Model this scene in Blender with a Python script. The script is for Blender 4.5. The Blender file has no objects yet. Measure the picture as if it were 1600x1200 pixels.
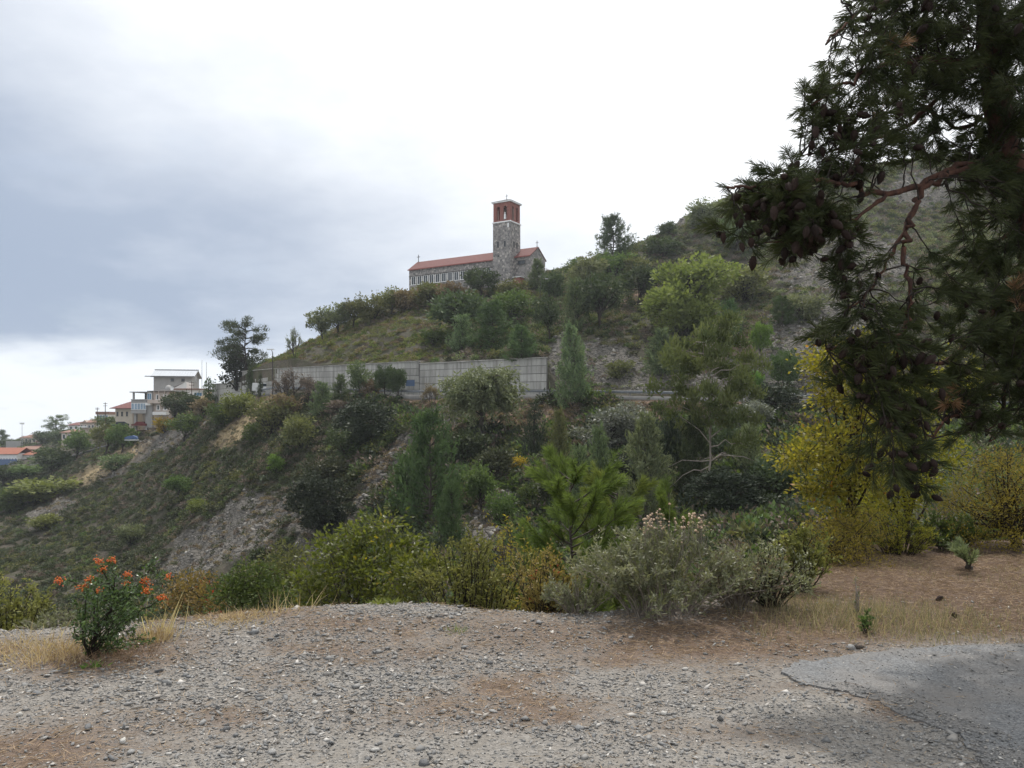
import bpy, math, numpy as np
from mathutils import Vector
R = math.radians
scene = bpy.context.scene
COL = scene.collection

# ------------------------------------------------------------------ camera, sky, sun, exposure
CAMZ, FPX, HOR = 1.6, 1280.0, 660.0
cam_d = bpy.data.cameras.new('camera'); cam = bpy.data.objects.new('camera', cam_d); COL.objects.link(cam)
cam.location = (0, 0, CAMZ); cam.rotation_euler = (R(90), 0, 0)
cam_d.sensor_width = 36.0; cam_d.lens = 36.0 * FPX / 1600.0
cam_d.shift_y = (HOR - 600.0) / 1600.0
cam_d.clip_start = 0.05; cam_d.clip_end = 9000
scene.camera = cam

SUN_EL, SUN_AZ = 62.0, 8.0           # the sun stands ahead of the camera behind thin cloud
sd = Vector((math.sin(R(SUN_AZ)) * math.cos(R(SUN_EL)), math.cos(R(SUN_AZ)) * math.cos(R(SUN_EL)), math.sin(R(SUN_EL))))
sun_d = bpy.data.lights.new('sun', 'SUN'); sun = bpy.data.objects.new('sun', sun_d); COL.objects.link(sun)
sun_d.energy = 3.2; sun_d.angle = R(3.0); sun_d.color = (1.0, 0.955, 0.89)
sun.rotation_euler = sd.to_track_quat('Z', 'Y').to_euler(); sun.location = sd * 400

world = bpy.data.worlds.new('World'); scene.world = world; world.use_nodes = True
def build_world():
    nt = world.node_tree; nt.nodes.clear()
    def N(t, **k):
        n = nt.nodes.new(t)
        for a, b in k.items(): setattr(n, a, b)
        return n
    def put(sock, v):
        if hasattr(v, 'is_output'): nt.links.new(v, sock)
        else: sock.default_value = v
    def M(op, a, b=None, c=None, clamp=False):
        n = N('ShaderNodeMath', operation=op, use_clamp=clamp); put(n.inputs[0], a)
        if b is not None: put(n.inputs[1], b)
        if c is not None: put(n.inputs[2], c)
        return n.outputs[0]
    def VM(op, a, b=None):
        n = N('ShaderNodeVectorMath', operation=op); put(n.inputs[0], a)
        if b is not None: put(n.inputs[1], b)
        return n
    def sstep(v, lo, hi):
        n = N('ShaderNodeMapRange', interpolation_type='SMOOTHSTEP'); put(n.inputs[0], v)
        n.inputs[1].default_value = lo; n.inputs[2].default_value = hi; return n.outputs[0]
    def mix(f, a, b):
        n = N('ShaderNodeMix', data_type='RGBA'); put(n.inputs[0], f); put(n.inputs[6], a); put(n.inputs[7], b); return n.outputs[2]
    tc = N('ShaderNodeTexCoord'); d = VM('NORMALIZE', tc.outputs['Generated']).outputs[0]
    sp = N('ShaderNodeSeparateXYZ'); put(sp.inputs[0], d); z = sp.outputs[2]
    zz = M('ADD', M('MAXIMUM', z, 0.0), 0.22)
    cb = N('ShaderNodeCombineXYZ'); put(cb.inputs[0], M('DIVIDE', sp.outputs[0], zz)); put(cb.inputs[1], M('DIVIDE', sp.outputs[1], zz)); put(cb.inputs[2], M('MULTIPLY', z, 1.5))
    def noise(scale, detail, off, rough=0.55):
        v = VM('ADD', cb.outputs[0], off).outputs[0]
        n = N('ShaderNodeTexNoise'); put(n.inputs['Vector'], v); n.inputs['Scale'].default_value = scale
        n.inputs['Detail'].default_value = detail; n.inputs['Roughness'].default_value = rough; return n.outputs[0]
    n1 = noise(0.9, 6, (3.1, 1.7, 0.4)); n2 = noise(2.6, 6, (8.2, 4.1, 2.0)); n3 = noise(1.7, 7, (1.3, 6.4, 3.3), 0.62)
    sky = N('ShaderNodeTexSky', sky_type='NISHITA'); sky.sun_disc = False
    sky.sun_elevation = R(SUN_EL); sky.sun_rotation = R(SUN_AZ); sky.dust_density = 2.0
    skyc = VM('SCALE', sky.outputs[0]); skyc.inputs['Scale'].default_value = 0.1
    # one long grey cloud bank, ahead and to the left, thinning towards the sun
    az = M('ARCTAN2', sp.outputs[0], sp.outputs[1]); el = M('ARCSINE', z)
    ua = M('DIVIDE', M('ADD', az, 0.75), 0.92); ue = M('DIVIDE', M('SUBTRACT', el, 0.17), 0.44)
    rr = M('SQRT', M('ADD', M('MULTIPLY', ua, ua), M('MULTIPLY', ue, ue)))
    rr = M('ADD', rr, M('ADD', M('MULTIPLY', M('SUBTRACT', n1, 0.5), 0.9), M('MULTIPLY', M('SUBTRACT', n3, 0.5), 0.5)))
    bank = sstep(M('SUBTRACT', 1.0, rr), -0.28, 0.85)
    zlow = M('ADD', z, M('MULTIPLY', M('SUBTRACT', n2, 0.5), 0.055))
    zlow = M('ADD', zlow, M('MULTIPLY', sp.outputs[0], 0.02))
    bank = M('MULTIPLY', bank, sstep(zlow, 0.045, 0.092))
    general = M('MULTIPLY', sstep(n1, 0.50, 0.75), 0.28)           # loose grey cloud all over the rest of the sky
    sunny = sstep(VM('DOT_PRODUCT', d, tuple(sd)).outputs['Value'], 0.45, 0.98)
    grey = M('MAXIMUM', bank, M('MULTIPLY', general, M('SUBTRACT', 1.0, sunny)))
    fine = M('MULTIPLY', M('SUBTRACT', n2, 0.5), 0.35)
    grey = M('ADD', M('MULTIPLY', grey, 1.12), M('MULTIPLY', fine, sstep(grey, 0.0, 0.5)), clamp=True)
    cloud = mix(grey, (0.86, 0.90, 0.945, 1), (0.30, 0.372, 0.495, 1))
    glow = VM('SCALE', (0.34, 0.30, 0.25)); put(glow.inputs['Scale'], M('MULTIPLY', sunny, 1.0))
    cloud = VM('ADD', cloud, glow.outputs[0]).outputs[0]
    cover = M('SUBTRACT', 1.0, M('MULTIPLY', sstep(n2, 0.42, 0.3), 0.12))
    col = mix(cover, skyc.outputs[0], cloud)
    bg = N('ShaderNodeBackground'); put(bg.inputs[0], col); bg.inputs[1].default_value = 1.0
    out = N('ShaderNodeOutputWorld'); nt.links.new(bg.outputs[0], out.inputs[0])
build_world()
vs = scene.view_settings
vs.view_transform = 'Standard'; vs.look = 'None'; vs.gamma = 1.0; vs.use_curve_mapping = False; vs.exposure = 0.28
scene.cycles.use_denoising = True; scene.cycles.denoiser = 'OPENIMAGEDENOISE'; scene.cycles.denoising_input_passes = 'RGB_ALBEDO_NORMAL'; scene.cycles.denoising_prefilter = 'ACCURATE'
scene.cycles.sample_clamp_indirect = 4.0
scene.cycles.max_bounces = 5; scene.cycles.transparent_max_bounces = 6; scene.cycles.volume_bounces = 0

# ------------------------------------------------------------------ helpers
rng = np.random.default_rng(11)
def at(px, py, D): return np.array(((px - 800) / FPX * D, D, CAMZ + (HOR - py) / FPX * D))
def tag(o, label=None, cat=None, group=None, kind=None):
    if label: o['label'] = label
    if cat: o['category'] = cat
    if group: o['group'] = group
    if kind: o['kind'] = kind
    return o
def empty(name, loc, rz=0.0):
    o = bpy.data.objects.new(name, None); COL.objects.link(o); o.location = loc; o.rotation_euler = (0, 0, rz)
    o.empty_display_size = 0.2; return o
def mesh_np(name, V, F, tint=None, smooth=False):
    V = np.asarray(V, np.float32); Fs = F if isinstance(F, list) else [F]
    Fs = [np.asarray(f, np.int32) for f in Fs if len(f)]
    me = bpy.data.meshes.new(name)
    me.vertices.add(len(V)); me.vertices.foreach_set('co', V.ravel())
    nl = sum(f.size for f in Fs); npol = sum(len(f) for f in Fs)
    me.loops.add(nl); me.loops.foreach_set('vertex_index', np.concatenate([f.ravel() for f in Fs]))
    me.polygons.add(npol)
    tot = np.concatenate([np.full(len(f), f.shape[1], np.int32) for f in Fs])
    st = np.zeros(npol, np.int32); st[1:] = np.cumsum(tot)[:-1]
    me.polygons.foreach_set('loop_start', st)
    if smooth: me.polygons.foreach_set('use_smooth', np.ones(npol, bool))
    me.update(calc_edges=True)
    if tint is not None:
        tint = np.asarray(tint, np.float32)
        if tint.ndim == 1: tint = np.stack([tint, tint, tint, np.ones_like(tint)], 1)
        elif tint.shape[1] == 3: tint = np.concatenate([tint, np.ones((len(tint), 1), np.float32)], 1)
        a = me.color_attributes.new('tint', 'FLOAT_COLOR', 'POINT'); a.data.foreach_set('color', tint.ravel())
    return me
def obj(name, me, mat=None, parent=None, loc=None):
    o = bpy.data.objects.new(name, me); COL.objects.link(o)
    if mat is not None and not me.materials: me.materials.append(mat)
    elif mat is not None and me.materials[0] is not mat:
        o.material_slots[0].link = 'OBJECT'; o.material_slots[0].material = mat
    if parent is not None: o.parent = parent
    if loc is not None: o.location = loc
    return o
class MB:
    """collects boxes, tubes and polygons into ONE mesh"""
    def __init__(s): s.v = []; s.f = []
    def poly(s, pts):
        b = len(s.v); s.v += [tuple(p) for p in pts]; s.f.append(tuple(range(b, b + len(pts)))); return s
    def box(s, x0, x1, y0, y1, z0, z1):
        b = len(s.v)
        s.v += [(x0,y0,z0),(x1,y0,z0),(x1,y1,z0),(x0,y1,z0),(x0,y0,z1),(x1,y0,z1),(x1,y1,z1),(x0,y1,z1)]
        s.f += [tuple(b+i for i in q) for q in ((0,3,2,1),(4,5,6,7),(0,1,5,4),(1,2,6,5),(2,3,7,6),(3,0,4,7))]; return s
    def prism(s, pts, off):      # polygon pts (3d) extruded by off
        n = len(pts); b = len(s.v); s.v += [tuple(p) for p in pts] + [tuple(np.add(p, off)) for p in pts]
        s.f.append(tuple(b+i for i in reversed(range(n)))); s.f.append(tuple(b+n+i for i in range(n)))
        for i in range(n): j = (i+1) % n; s.f.append((b+i, b+j, b+n+j, b+n+i))
        return s
    def tube(s, pts, rad, n=6):
        V, F = tube(pts, rad, n); b = len(s.v); s.v += [tuple(v) for v in V]; s.f += [tuple(int(i)+b for i in f) for f in F]; return s
    def build(s, name, mat, parent=None, smooth=False):
        me = bpy.data.meshes.new(name); me.from_pydata(s.v, [], s.f); me.update()
        if smooth: me.polygons.foreach_set('use_smooth', np.ones(len(me.polygons), bool))
        return obj(name, me, mat, parent)
def norm(a): return a / np.maximum(np.linalg.norm(a, axis=-1, keepdims=True), 1e-9)
def tube(pts, rad, n=6):
    P = np.asarray(pts, float); m = len(P); rad = np.broadcast_to(np.asarray(rad, float), (m,))
    T = norm(np.gradient(P, axis=0)); up = np.array((0.31, 0.17, 0.93)) if abs(T[0][2]) < 0.9 else np.array((1.0, 0.1, 0.0))
    B = norm(np.cross(T, up)); C = np.cross(T, B); a = np.arange(n) / n * 2 * math.pi
    V = (P[:, None] + rad[:, None, None] * (np.cos(a)[None, :, None] * B[:, None] + np.sin(a)[None, :, None] * C[:, None])).reshape(-1, 3)
    i = np.arange(m - 1)[:, None] * n; j = np.arange(n)[None]; k = (np.arange(n) + 1)[None] % n
    F = np.stack([i + j, i + k, i + n + k, i + n + j], -1).reshape(-1, 4)
    return V, F
def join(lst):
    """lst of (V, F, tint or None), all F the same width"""
    off = 0; Vs = []; Fs = []; Ts = []
    for V, F, t in lst:
        Vs.append(V); Fs.append(np.asarray(F) + off); off += len(V); Ts.append(np.zeros(len(V)) if t is None else t)
    return np.concatenate(Vs), np.concatenate(Fs), np.concatenate(Ts)
def _hash(ix, iy, s):
    h = (ix.astype(np.int64) * 374761393 + iy.astype(np.int64) * 668265263 + s * 974634321) & 0xffffffff
    h = ((h ^ (h >> 13)) * 1274126177) & 0xffffffff
    return ((h ^ (h >> 16)) & 0xffff) / 65535.0
def vnoise(x, y, s=0):
    x = np.asarray(x, float); y = np.asarray(y, float); ix = np.floor(x); iy = np.floor(y); fx = x - ix; fy = y - iy
    fx = fx*fx*(3-2*fx); fy = fy*fy*(3-2*fy)
    a = _hash(ix, iy, s); b = _hash(ix+1, iy, s); c = _hash(ix, iy+1, s); d = _hash(ix+1, iy+1, s)
    return (a + (b-a)*fx) * (1-fy) + (c + (d-c)*fx) * fy - 0.5
def fbm(x, y, s=0, oct=4):
    r = 0; a = 1.0; f = 1.0
    for k in range(oct): r = r + a * vnoise(x*f + 17.3*k, y*f - 9.1*k, s + k); a *= 0.5; f *= 2.03
    return r

# ------------------------------------------------------------------ materials
MATS = {}
def nodes_of(name):
    m = bpy.data.materials.new(name); m.use_nodes = True; nt = m.node_tree; nt.nodes.clear(); MATS[name] = m; return m, nt
class NT:
    def __init__(s, nt): s.nt = nt
    def n(s, t, **k):
        x = s.nt.nodes.new(t)
        for a, b in k.items(): setattr(x, a, b)
        return x
    def put(s, sock, v):
        if hasattr(v, 'is_output'): s.nt.links.new(v, sock)
        else: sock.default_value = v
    def math(s, op, a, b=0.0, clamp=False):
        x = s.n('ShaderNodeMath', operation=op, use_clamp=clamp); s.put(x.inputs[0], a); s.put(x.inputs[1], b); return x.outputs[0]
    def mix(s, f, a, b, mode='MIX'):
        x = s.n('ShaderNodeMix', data_type='RGBA', blend_type=mode); s.put(x.inputs[0], f)
        s.put(x.inputs[6], a if hasattr(a, 'is_output') or len(a) == 4 else (*a, 1)); s.put(x.inputs[7], b if hasattr(b, 'is_output') or len(b) == 4 else (*b, 1)); return x.outputs[2]
    def noise(s, scale, detail=4, rough=0.6, vec=None, out=0):
        x = s.n('ShaderNodeTexNoise'); x.inputs['Scale'].default_value = scale; x.inputs['Detail'].default_value = detail; x.inputs['Roughness'].default_value = rough
        if vec is not None: s.put(x.inputs['Vector'], vec)
        return x.outputs[out]
    def ramp(s, v, lo, hi):
        x = s.n('ShaderNodeMapRange'); s.put(x.inputs[0], v); x.inputs[1].default_value = lo; x.inputs[2].default_value = hi; return x.outputs[0]
    def coord(s, w='Object'): return s.n('ShaderNodeTexCoord').outputs[w]
    def bump(s, h, strength=0.5, dist=0.1):
        x = s.n('ShaderNodeBump'); s.put(x.inputs['Height'], h); x.inputs['Strength'].default_value = strength; x.inputs['Distance'].default_value = dist; return x.outputs[0]
    def bsdf(s, col, rough=0.8, spec=0.25, normal=None, metal=0.0):
        x = s.n('ShaderNodeBsdfPrincipled'); s.put(x.inputs['Base Color'], col if hasattr(col, 'is_output') or len(col) == 4 else (*col, 1))
        s.put(x.inputs['Roughness'], rough); x.inputs['Specular IOR Level'].default_value = spec; x.inputs['Metallic'].default_value = metal
        if normal is not None: s.put(x.inputs['Normal'], normal)
        return x.outputs[0]
    def out(s, sh): o = s.n('ShaderNodeOutputMaterial'); s.nt.links.new(sh, o.inputs[0])
def plain(name, c, c2=None, scale=3.0, rough=0.75, spec=0.25, bump=0.0, metal=0.0, vary=0.12):
    """weathered paint, plaster, metal: two tones mixed by noise, per-object variation"""
    m, nt = nodes_of(name); t = NT(nt); co = t.coord()
    c2 = c2 or tuple(x * 0.7 for x in c)
    f = t.ramp(t.noise(scale, 6, 0.65, co), 0.35, 0.72); col = t.mix(f, c, c2)
    oi = t.n('ShaderNodeObjectInfo'); v = t.math('ADD', t.math('MULTIPLY', oi.outputs['Random'], 2 * vary), 1 - vary)
    hs = t.n('ShaderNodeHueSaturation'); t.put(hs.inputs['Value'], v); t.put(hs.inputs['Color'], col)
    nrm = t.bump(t.noise(scale * 6, 5, 0.7, co), bump, 0.03) if bump else None
    t.out(t.bsdf(hs.outputs[0], rough, spec, nrm, metal)); return m
def leafmat(name, c1, c2, trans=0.35, rough=0.6, spec=0.16, c3=None):
    c1 = tuple(x * 1.42 for x in c1); c2 = tuple(x * 1.42 for x in c2)
    m, nt = nodes_of(name); t = NT(nt)
    a = t.n('ShaderNodeAttribute', attribute_name='tint'); col = t.mix(a.outputs['Fac'], c1, c2)
    if c3: col = t.mix(t.math('GREATER_THAN', a.outputs['Fac'], 0.93), col, c3)
    oi = t.n('ShaderNodeObjectInfo'); hs = t.n('ShaderNodeHueSaturation')
    t.put(hs.inputs['Value'], t.math('ADD', t.math('MULTIPLY', oi.outputs['Random'], 0.4), 0.8))
    t.put(hs.inputs['Hue'], t.math('ADD', t.math('MULTIPLY', oi.outputs['Random'], 0.03), 0.485)); t.put(hs.inputs['Color'], col)
    b = t.bsdf(hs.outputs[0], rough, spec); tr = t.n('ShaderNodeBsdfTranslucent')
    g = t.mix(1.0, hs.outputs[0], (1.25, 1.3, 0.75, 1), 'MULTIPLY'); t.put(tr.inputs[0], g)
    mx = t.n('ShaderNodeMixShader'); mx.inputs[0].default_value = trans
    nt.links.new(b, mx.inputs[1]); nt.links.new(tr.outputs[0], mx.inputs[2]); t.out(mx.outputs[0]); return m
def barkmat(name, c, c2, scale=8.0):
    m, nt = nodes_of(name); t = NT(nt); co = t.coord()
    mp = t.n('ShaderNodeMapping'); mp.inputs['Scale'].default_value = (1, 1, 0.25); t.put(mp.inputs[0], co)
    h = t.noise(scale * 3, 6, 0.7, mp.outputs[0]); col = t.mix(t.ramp(h, 0.35, 0.65), c, c2)
    t.out(t.bsdf(col, 0.9, 0.15, t.bump(h, 0.7, 0.03))); return m
LEAF = dict(
    dark=leafmat('leaf_dark', (0.024,0.035,0.019), (0.062,0.08,0.037), 0.22),
    black=leafmat('leaf_evergreen', (0.016,0.023,0.015), (0.04,0.05,0.03), 0.15, 0.55, 0.2),
    mid=leafmat('leaf_mid', (0.034,0.055,0.018), (0.085,0.115,0.038), 0.3),
    olive=leafmat('leaf_olive', (0.05,0.056,0.024), (0.125,0.125,0.052), 0.3),
    greygreen=leafmat('leaf_greygreen', (0.055,0.07,0.038), (0.165,0.18,0.10), 0.28),
    silver=leafmat('leaf_silver', (0.05,0.06,0.045), (0.17,0.175,0.15), 0.2, 0.5, 0.28),
    lime=leafmat('leaf_lime', (0.06,0.075,0.02), (0.15,0.165,0.05), 0.35),
    bright=leafmat('leaf_bright', (0.055,0.10,0.024), (0.12,0.185,0.045), 0.38),
    yellow=leafmat('leaf_yellow', (0.16,0.14,0.018), (0.40,0.30,0.035), 0.45),
    brown=leafmat('leaf_brown', (0.085,0.065,0.042), (0.18,0.14,0.085), 0.25),
    pine=leafmat('needle_pine', (0.03,0.055,0.022), (0.075,0.115,0.045), 0.25),
    bluepine=leafmat('needle_blue', (0.045,0.07,0.038), (0.135,0.17,0.085), 0.28),
    oldneedle=leafmat('needle_old_pine', (0.04,0.055,0.02), (0.115,0.13,0.05), 0.28),
    heath=leafmat('leaf_heath', (0.024,0.030,0.018), (0.066,0.070,0.038), 0.18),
    mauve=leafmat('leaf_mauve', (0.075,0.058,0.052), (0.15,0.118,0.098), 0.2),
)
BARK = dict(grey=barkmat('bark_grey', (0.11,0.095,0.082), (0.045,0.038,0.033)), dark=barkmat('bark_dark', (0.05,0.04,0.033), (0.02,0.017,0.015)),
            red=barkmat('bark_red', (0.105,0.052,0.036), (0.035,0.021,0.018), 5.0), pale=barkmat('bark_pale', (0.32,0.28,0.24), (0.16,0.135,0.115)))
# ------------------------------------------------------------------ terrain: two slopes with a road bench between them
ROAD = np.array([(-1500,790,330),(-600,770,310),(-200,750,295),(0,738,282),(100,716,262),(200,686,236),(240,672,222),(300,650,202),(340,634,186),
                 (400,616,165),(430,610,153),(500,613,142),(650,618,120),(850,618,110),(1000,620,104),(1250,625,95),(1400,631,90),(1600,640,85),(2000,650,80),(3200,655,78)], float)
def Dout(px): return np.interp(px, ROAD[:,0], ROAD[:,2])
def Zroad(px): return CAMZ + (HOR - np.interp(px, ROAD[:,0], ROAD[:,1])) / FPX * Dout(px)
ROADW = 7.0
LOW = [ # px, py, depth, on the slope below the road
 (-900,920,140),(-900,1000,80),(-400,860,200),(-400,960,110),(0,800,205),(0,880,150),(0,960,110),(200,740,200),(200,800,170),(200,870,140),(200,940,115),
 (100,765,215),(100,900,135),(300,700,172),(300,800,140),(300,900,105),(400,655,150),(400,750,122),(400,850,97),(400,940,80),(470,660,132),(500,720,118),
 (600,650,118),(600,710,103),(600,800,86),(600,900,68),(700,660,107),(700,760,88),(800,650,105),(800,730,92),(800,830,73),(800,930,52),(900,680,96),(900,780,76),
 (1000,650,99),(1000,720,85),(1000,800,68),(1000,900,45),(1120,660,94),(1120,760,72),(1250,650,90),(1250,720,75),(1250,800,54),(1250,900,30),(1400,700,72),(1400,800,44),
 (1500,700,70),(1500,800,40),(1600,760,50),(1800,720,60),(1800,850,25),(2600,720,60),(2600,850,25)]
for p in (-1500,-900,-400,0,300,600,800,1000,1200):
    deep = np.interp(p, [-900,0,300,800,1200], [1.5,1.25,1.15,1.0,0.72])
    for Y, z in ((7,-1.2),(9,-2.0),(13,-3.4*deep),(20,-5.8*deep),(34,-9.6*deep)): LOW.append((p, HOR - (z - CAMZ) / Y * FPX, Y))
for p in (1400,1700,2100,2800):
    for Y, z in ((7,-1.2),(10,-1.4),(14,-2.2),(20,-3.0)): LOW.append((p, HOR - (z - CAMZ) / Y * FPX, Y))
for p in (-1500,-600,-100,60,150,250,320,400,440,520,600,700,800,900,1000,1120,1250,1400,1600,2000,2800):
    LOW.append((p, HOR - (Zroad(p) - 0.15 - CAMZ) / Dout(p) * FPX, Dout(p)))
    LOW.append((p, HOR - (Zroad(p) - 1.2 - CAMZ) / (Dout(p) - 2.5) * FPX, Dout(p) - 2.5))
UP = [ # on the slope above the road
 (420,566,164),(450,570,150),(500,570,150.5),(550,569,143),(600,568,135.5),(650,566,128.5),(700,564,126),(750,562,123),(800,560,120.5),(850,557,118.5),(868,575,118.5),
 (885,608,117.5),(950,612,115),(1000,612,112),(1100,614,108),(1250,617,103),(1400,622,98),(1600,630,93),(2000,640,88),(2800,645,86),
 (460,556,166),(500,533,172),(560,503,174),(600,483,177),(640,464,178),(720,455,176),(800,449,170),(850,444,170),(900,428,180),
 (550,535,152),(650,522,147),(600,510,160),(750,512,146),(850,512,138),(650,490,162),(760,480,160),(850,475,156),(920,560,124),(920,500,142),(930,450,162),(1000,540,124),(1000,500,135),(1000,440,162),
 (950,402,188),(1000,385,198),(1050,356,208),(1130,318,220),(1250,292,228),(1430,266,236),(1600,250,240),(2000,230,245),(2800,220,245),
 (1100,560,116),(1100,480,140),(1100,410,172),(1200,560,112),(1200,480,134),(1200,400,170),(1300,560,106),(1300,460,128),(1300,380,170),(1400,520,110),(1400,400,150),(1500,350,182),(1600,520,108),(1600,380,155),(2000,400,140),(2800,400,140),
 # village side
 (-1500,760,345),(-600,740,325),(-200,722,315),(0,735,300),(0,727,335),(0,716,370),(0,702,430),(60,721,290),(60,713,335),(60,702,370),(100,709,300),(100,690,370),(90,676,480),(150,690,262),(150,676,380),(140,668,480),(200,672,250),(200,664,300),(250,664,236),(260,640,262),(270,618,285),
 (300,640,222),(300,615,270),(340,612,205),(345,600,235),(370,598,186),(370,592,212),(400,578,184),(400,572,205),(420,566,190),(-200,700,480),(0,700,520),(60,684,520),(200,672,520),(300,650,420),(-600,710,520)]
back = [(p, Y, z) for p in (440,520,600,680,760,840,920) for Y, z in ((200, None),(240, 14.0),(320, 2.0))]
for p, Y, z in back:
    if z is None: z = np.interp(p, [440,520,600,640,920], [8, 17, 26, 30, 36])
    else: z += max(0, (p - 700)) * 0.03
    UP.append((p, HOR - (z - CAMZ) / Y * FPX, Y))
for p in (1000,1130,1300,1600,2200,3000):
    UP.append((p, HOR - (30 - CAMZ) / 330 * FPX, 330))
for p in (-1500,-600,-100,150,400,700,1000,1400,2000,3000):
    for Y, z in ((800,-38),(1600,-80)): UP.append((p, HOR - (z - CAMZ) / Y * FPX, Y))
class RBF:
    def __init__(s, pts):
        pts = np.array(pts, float); s.c = np.stack([pts[:,0] / 700.0, np.log(pts[:,2]) * 2.4], 1); v = (HOR - pts[:,1]) / FPX
        n = len(pts); K = s.k(s.c, s.c) + np.eye(n) * 2e-3; A = np.zeros((n+3, n+3)); A[:n,:n] = K; A[:n,n] = 1; A[:n,n+1:] = s.c; A[n:,:n] = A[:n,n:].T
        s.w = np.linalg.solve(A, np.concatenate([v, np.zeros(3)]))
    def k(s, a, b):
        r2 = ((a[:,None] - b[None])**2).sum(-1); return 0.5 * r2 * np.log(r2 + 1e-9)
    def __call__(s, px, Y):
        px = np.asarray(px, float); Y = np.broadcast_to(np.asarray(Y, float), px.shape); sh = px.shape; q = np.stack([px.ravel() / 700.0, np.log(Y.ravel()) * 2.4], 1); out = np.zeros(len(q))
        for i in range(0, len(q), 20000):
            a = q[i:i+20000]; out[i:i+20000] = s.k(a, s.c) @ s.w[:-3] + s.w[-3] + a @ s.w[-2:]
        return CAMZ + out.reshape(sh) * Y
low_f, up_f = RBF(LOW), RBF(UP)
def ell(px, py, cx, cy, rx, ry, ang=0):
    a = R(ang); dx = px - cx; dy = py - cy; u = (dx*math.cos(a) + dy*math.sin(a)) / rx; v = (-dx*math.sin(a) + dy*math.cos(a)) / ry
    return np.clip(1.35 - np.sqrt(u*u + v*v), 0, 1)
def masks(px, py):
    """where the survey of the slope has bare rock / scree, dry tan earth, reddish litter"""
    n = fbm(px / 60, py / 40, 5, 4) * 0.9
    n2 = fbm(px / 16, py / 12, 15, 3) * 0.9
    rock = np.zeros_like(px)
    for e in ((365,845,150,48,-30),(245,700,110,15,-30),(80,800,55,22,-25),(598,752,125,18,-50),(1330,430,105,70,-20),(1290,520,110,60,-10),(1180,590,130,32,-8),(960,575,95,38,10),(1440,300,60,30,0),(880,560,30,40,0),(760,830,45,60,30),(1080,330,40,22,-25),(500,860,60,30,-30),(700,650,40,25,0),(1250,580,90,35,0)):
        rock = np.maximum(rock, ell(px, py, *e))
    rock = np.clip(rock * 1.9 + n * 0.8 + n2 * 0.7 - 0.42, 0, 1) * (rock > 0.02)
    tan = np.zeros_like(px)
    for e in ((385,655,75,16,-45),(320,625,35,15,-15),(210,670,60,10,-8),(170,730,60,14,-25),(430,625,20,15,-30)): tan = np.maximum(tan, ell(px, py, *e))
    tan = np.clip(tan * 1.8 + n * 0.5 - 0.15, 0, 1) * (tan > 0.02)
    red = np.zeros_like(px)
    for e in ((760,640,170,26,3),(1000,470,60,14,0),(1150,550,70,30,-30),(1200,640,80,25,0),(690,690,60,30,-40),(1060,640,100,22,0)): red = np.maximum(red, ell(px, py, *e))
    red = np.clip(red * 1.6 + n * 0.6 - 0.2, 0, 1) * (red > 0.02)
    return rock, tan, red
def detail(X, Y, rock):
    a = np.clip((Y - 12) / 60, 0, 1)
    big = fbm(X / 17, Y / 17, 3, 3) * 1.6; small = fbm(X / 2.7, Y / 2.7, 8, 4) * 0.8
    ridge = np.abs(fbm(X / 3.3 + Y / 9, Y / 6, 21, 4)) * 2.6
    return a * (big + small * (1 + 0.5 * rock) + ridge * rock * 0.8)
def surf(px, Y, which):
    px = np.asarray(px, float); Y = np.broadcast_to(np.asarray(Y, float), px.shape); z = (low_f if which == 0 else up_f)(px, Y)
    X = (px - 800) / FPX * Y; py = HOR - (z - CAMZ) / Y * FPX; rock, tan, red = masks(px, py)
    d0 = Dout(px); edge = np.clip(np.abs(Y - (d0 if which == 0 else d0 + ROADW)) / 7.0, 0, 1)
    if which == 1: edge = edge * np.clip(1 - np.exp(-((X + 9) / 22)**2 - ((Y - 180) / 16)**2) * 0.9, 0, 1)   # level ground under the church
    return X, z + detail(X, Y, rock) * edge * np.clip(900 / Y, 0, 1), np.stack([rock, tan, red], -1)
def ground_hit(px, py, ymin=14.0, ymax=560.0):
    """walk along the sight line until it meets the ground -> world point"""
    Y = np.exp(np.linspace(math.log(ymin), math.log(ymax), 900)); P = np.full_like(Y, px)
    d0 = float(Dout(px)); zl = surf(P, Y, 0)[1]; zu = surf(P, Y, 1)[1]
    z = np.where(Y < d0, zl, np.where(Y < d0 + ROADW, Zroad(px), zu)); ray = CAMZ + (HOR - py) / FPX * Y
    k = np.nonzero(z >= ray)[0]; i = k[0] if len(k) else len(Y) - 1
    return np.array(((px - 800) / FPX * Y[i], Y[i], min(z[i], ray[i]) if len(k) else z[i]))
def ground_z(X, Y):
    X = np.asarray(X, float); Y = np.asarray(Y, float); px = 800 + X / Y * FPX; d0 = Dout(px)
    zl = surf(px, Y, 0)[1]; zu = surf(px, Y, 1)[1]
    return np.where(Y < d0, zl, np.where(Y < d0 + ROADW, Zroad(px), zu))
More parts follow.
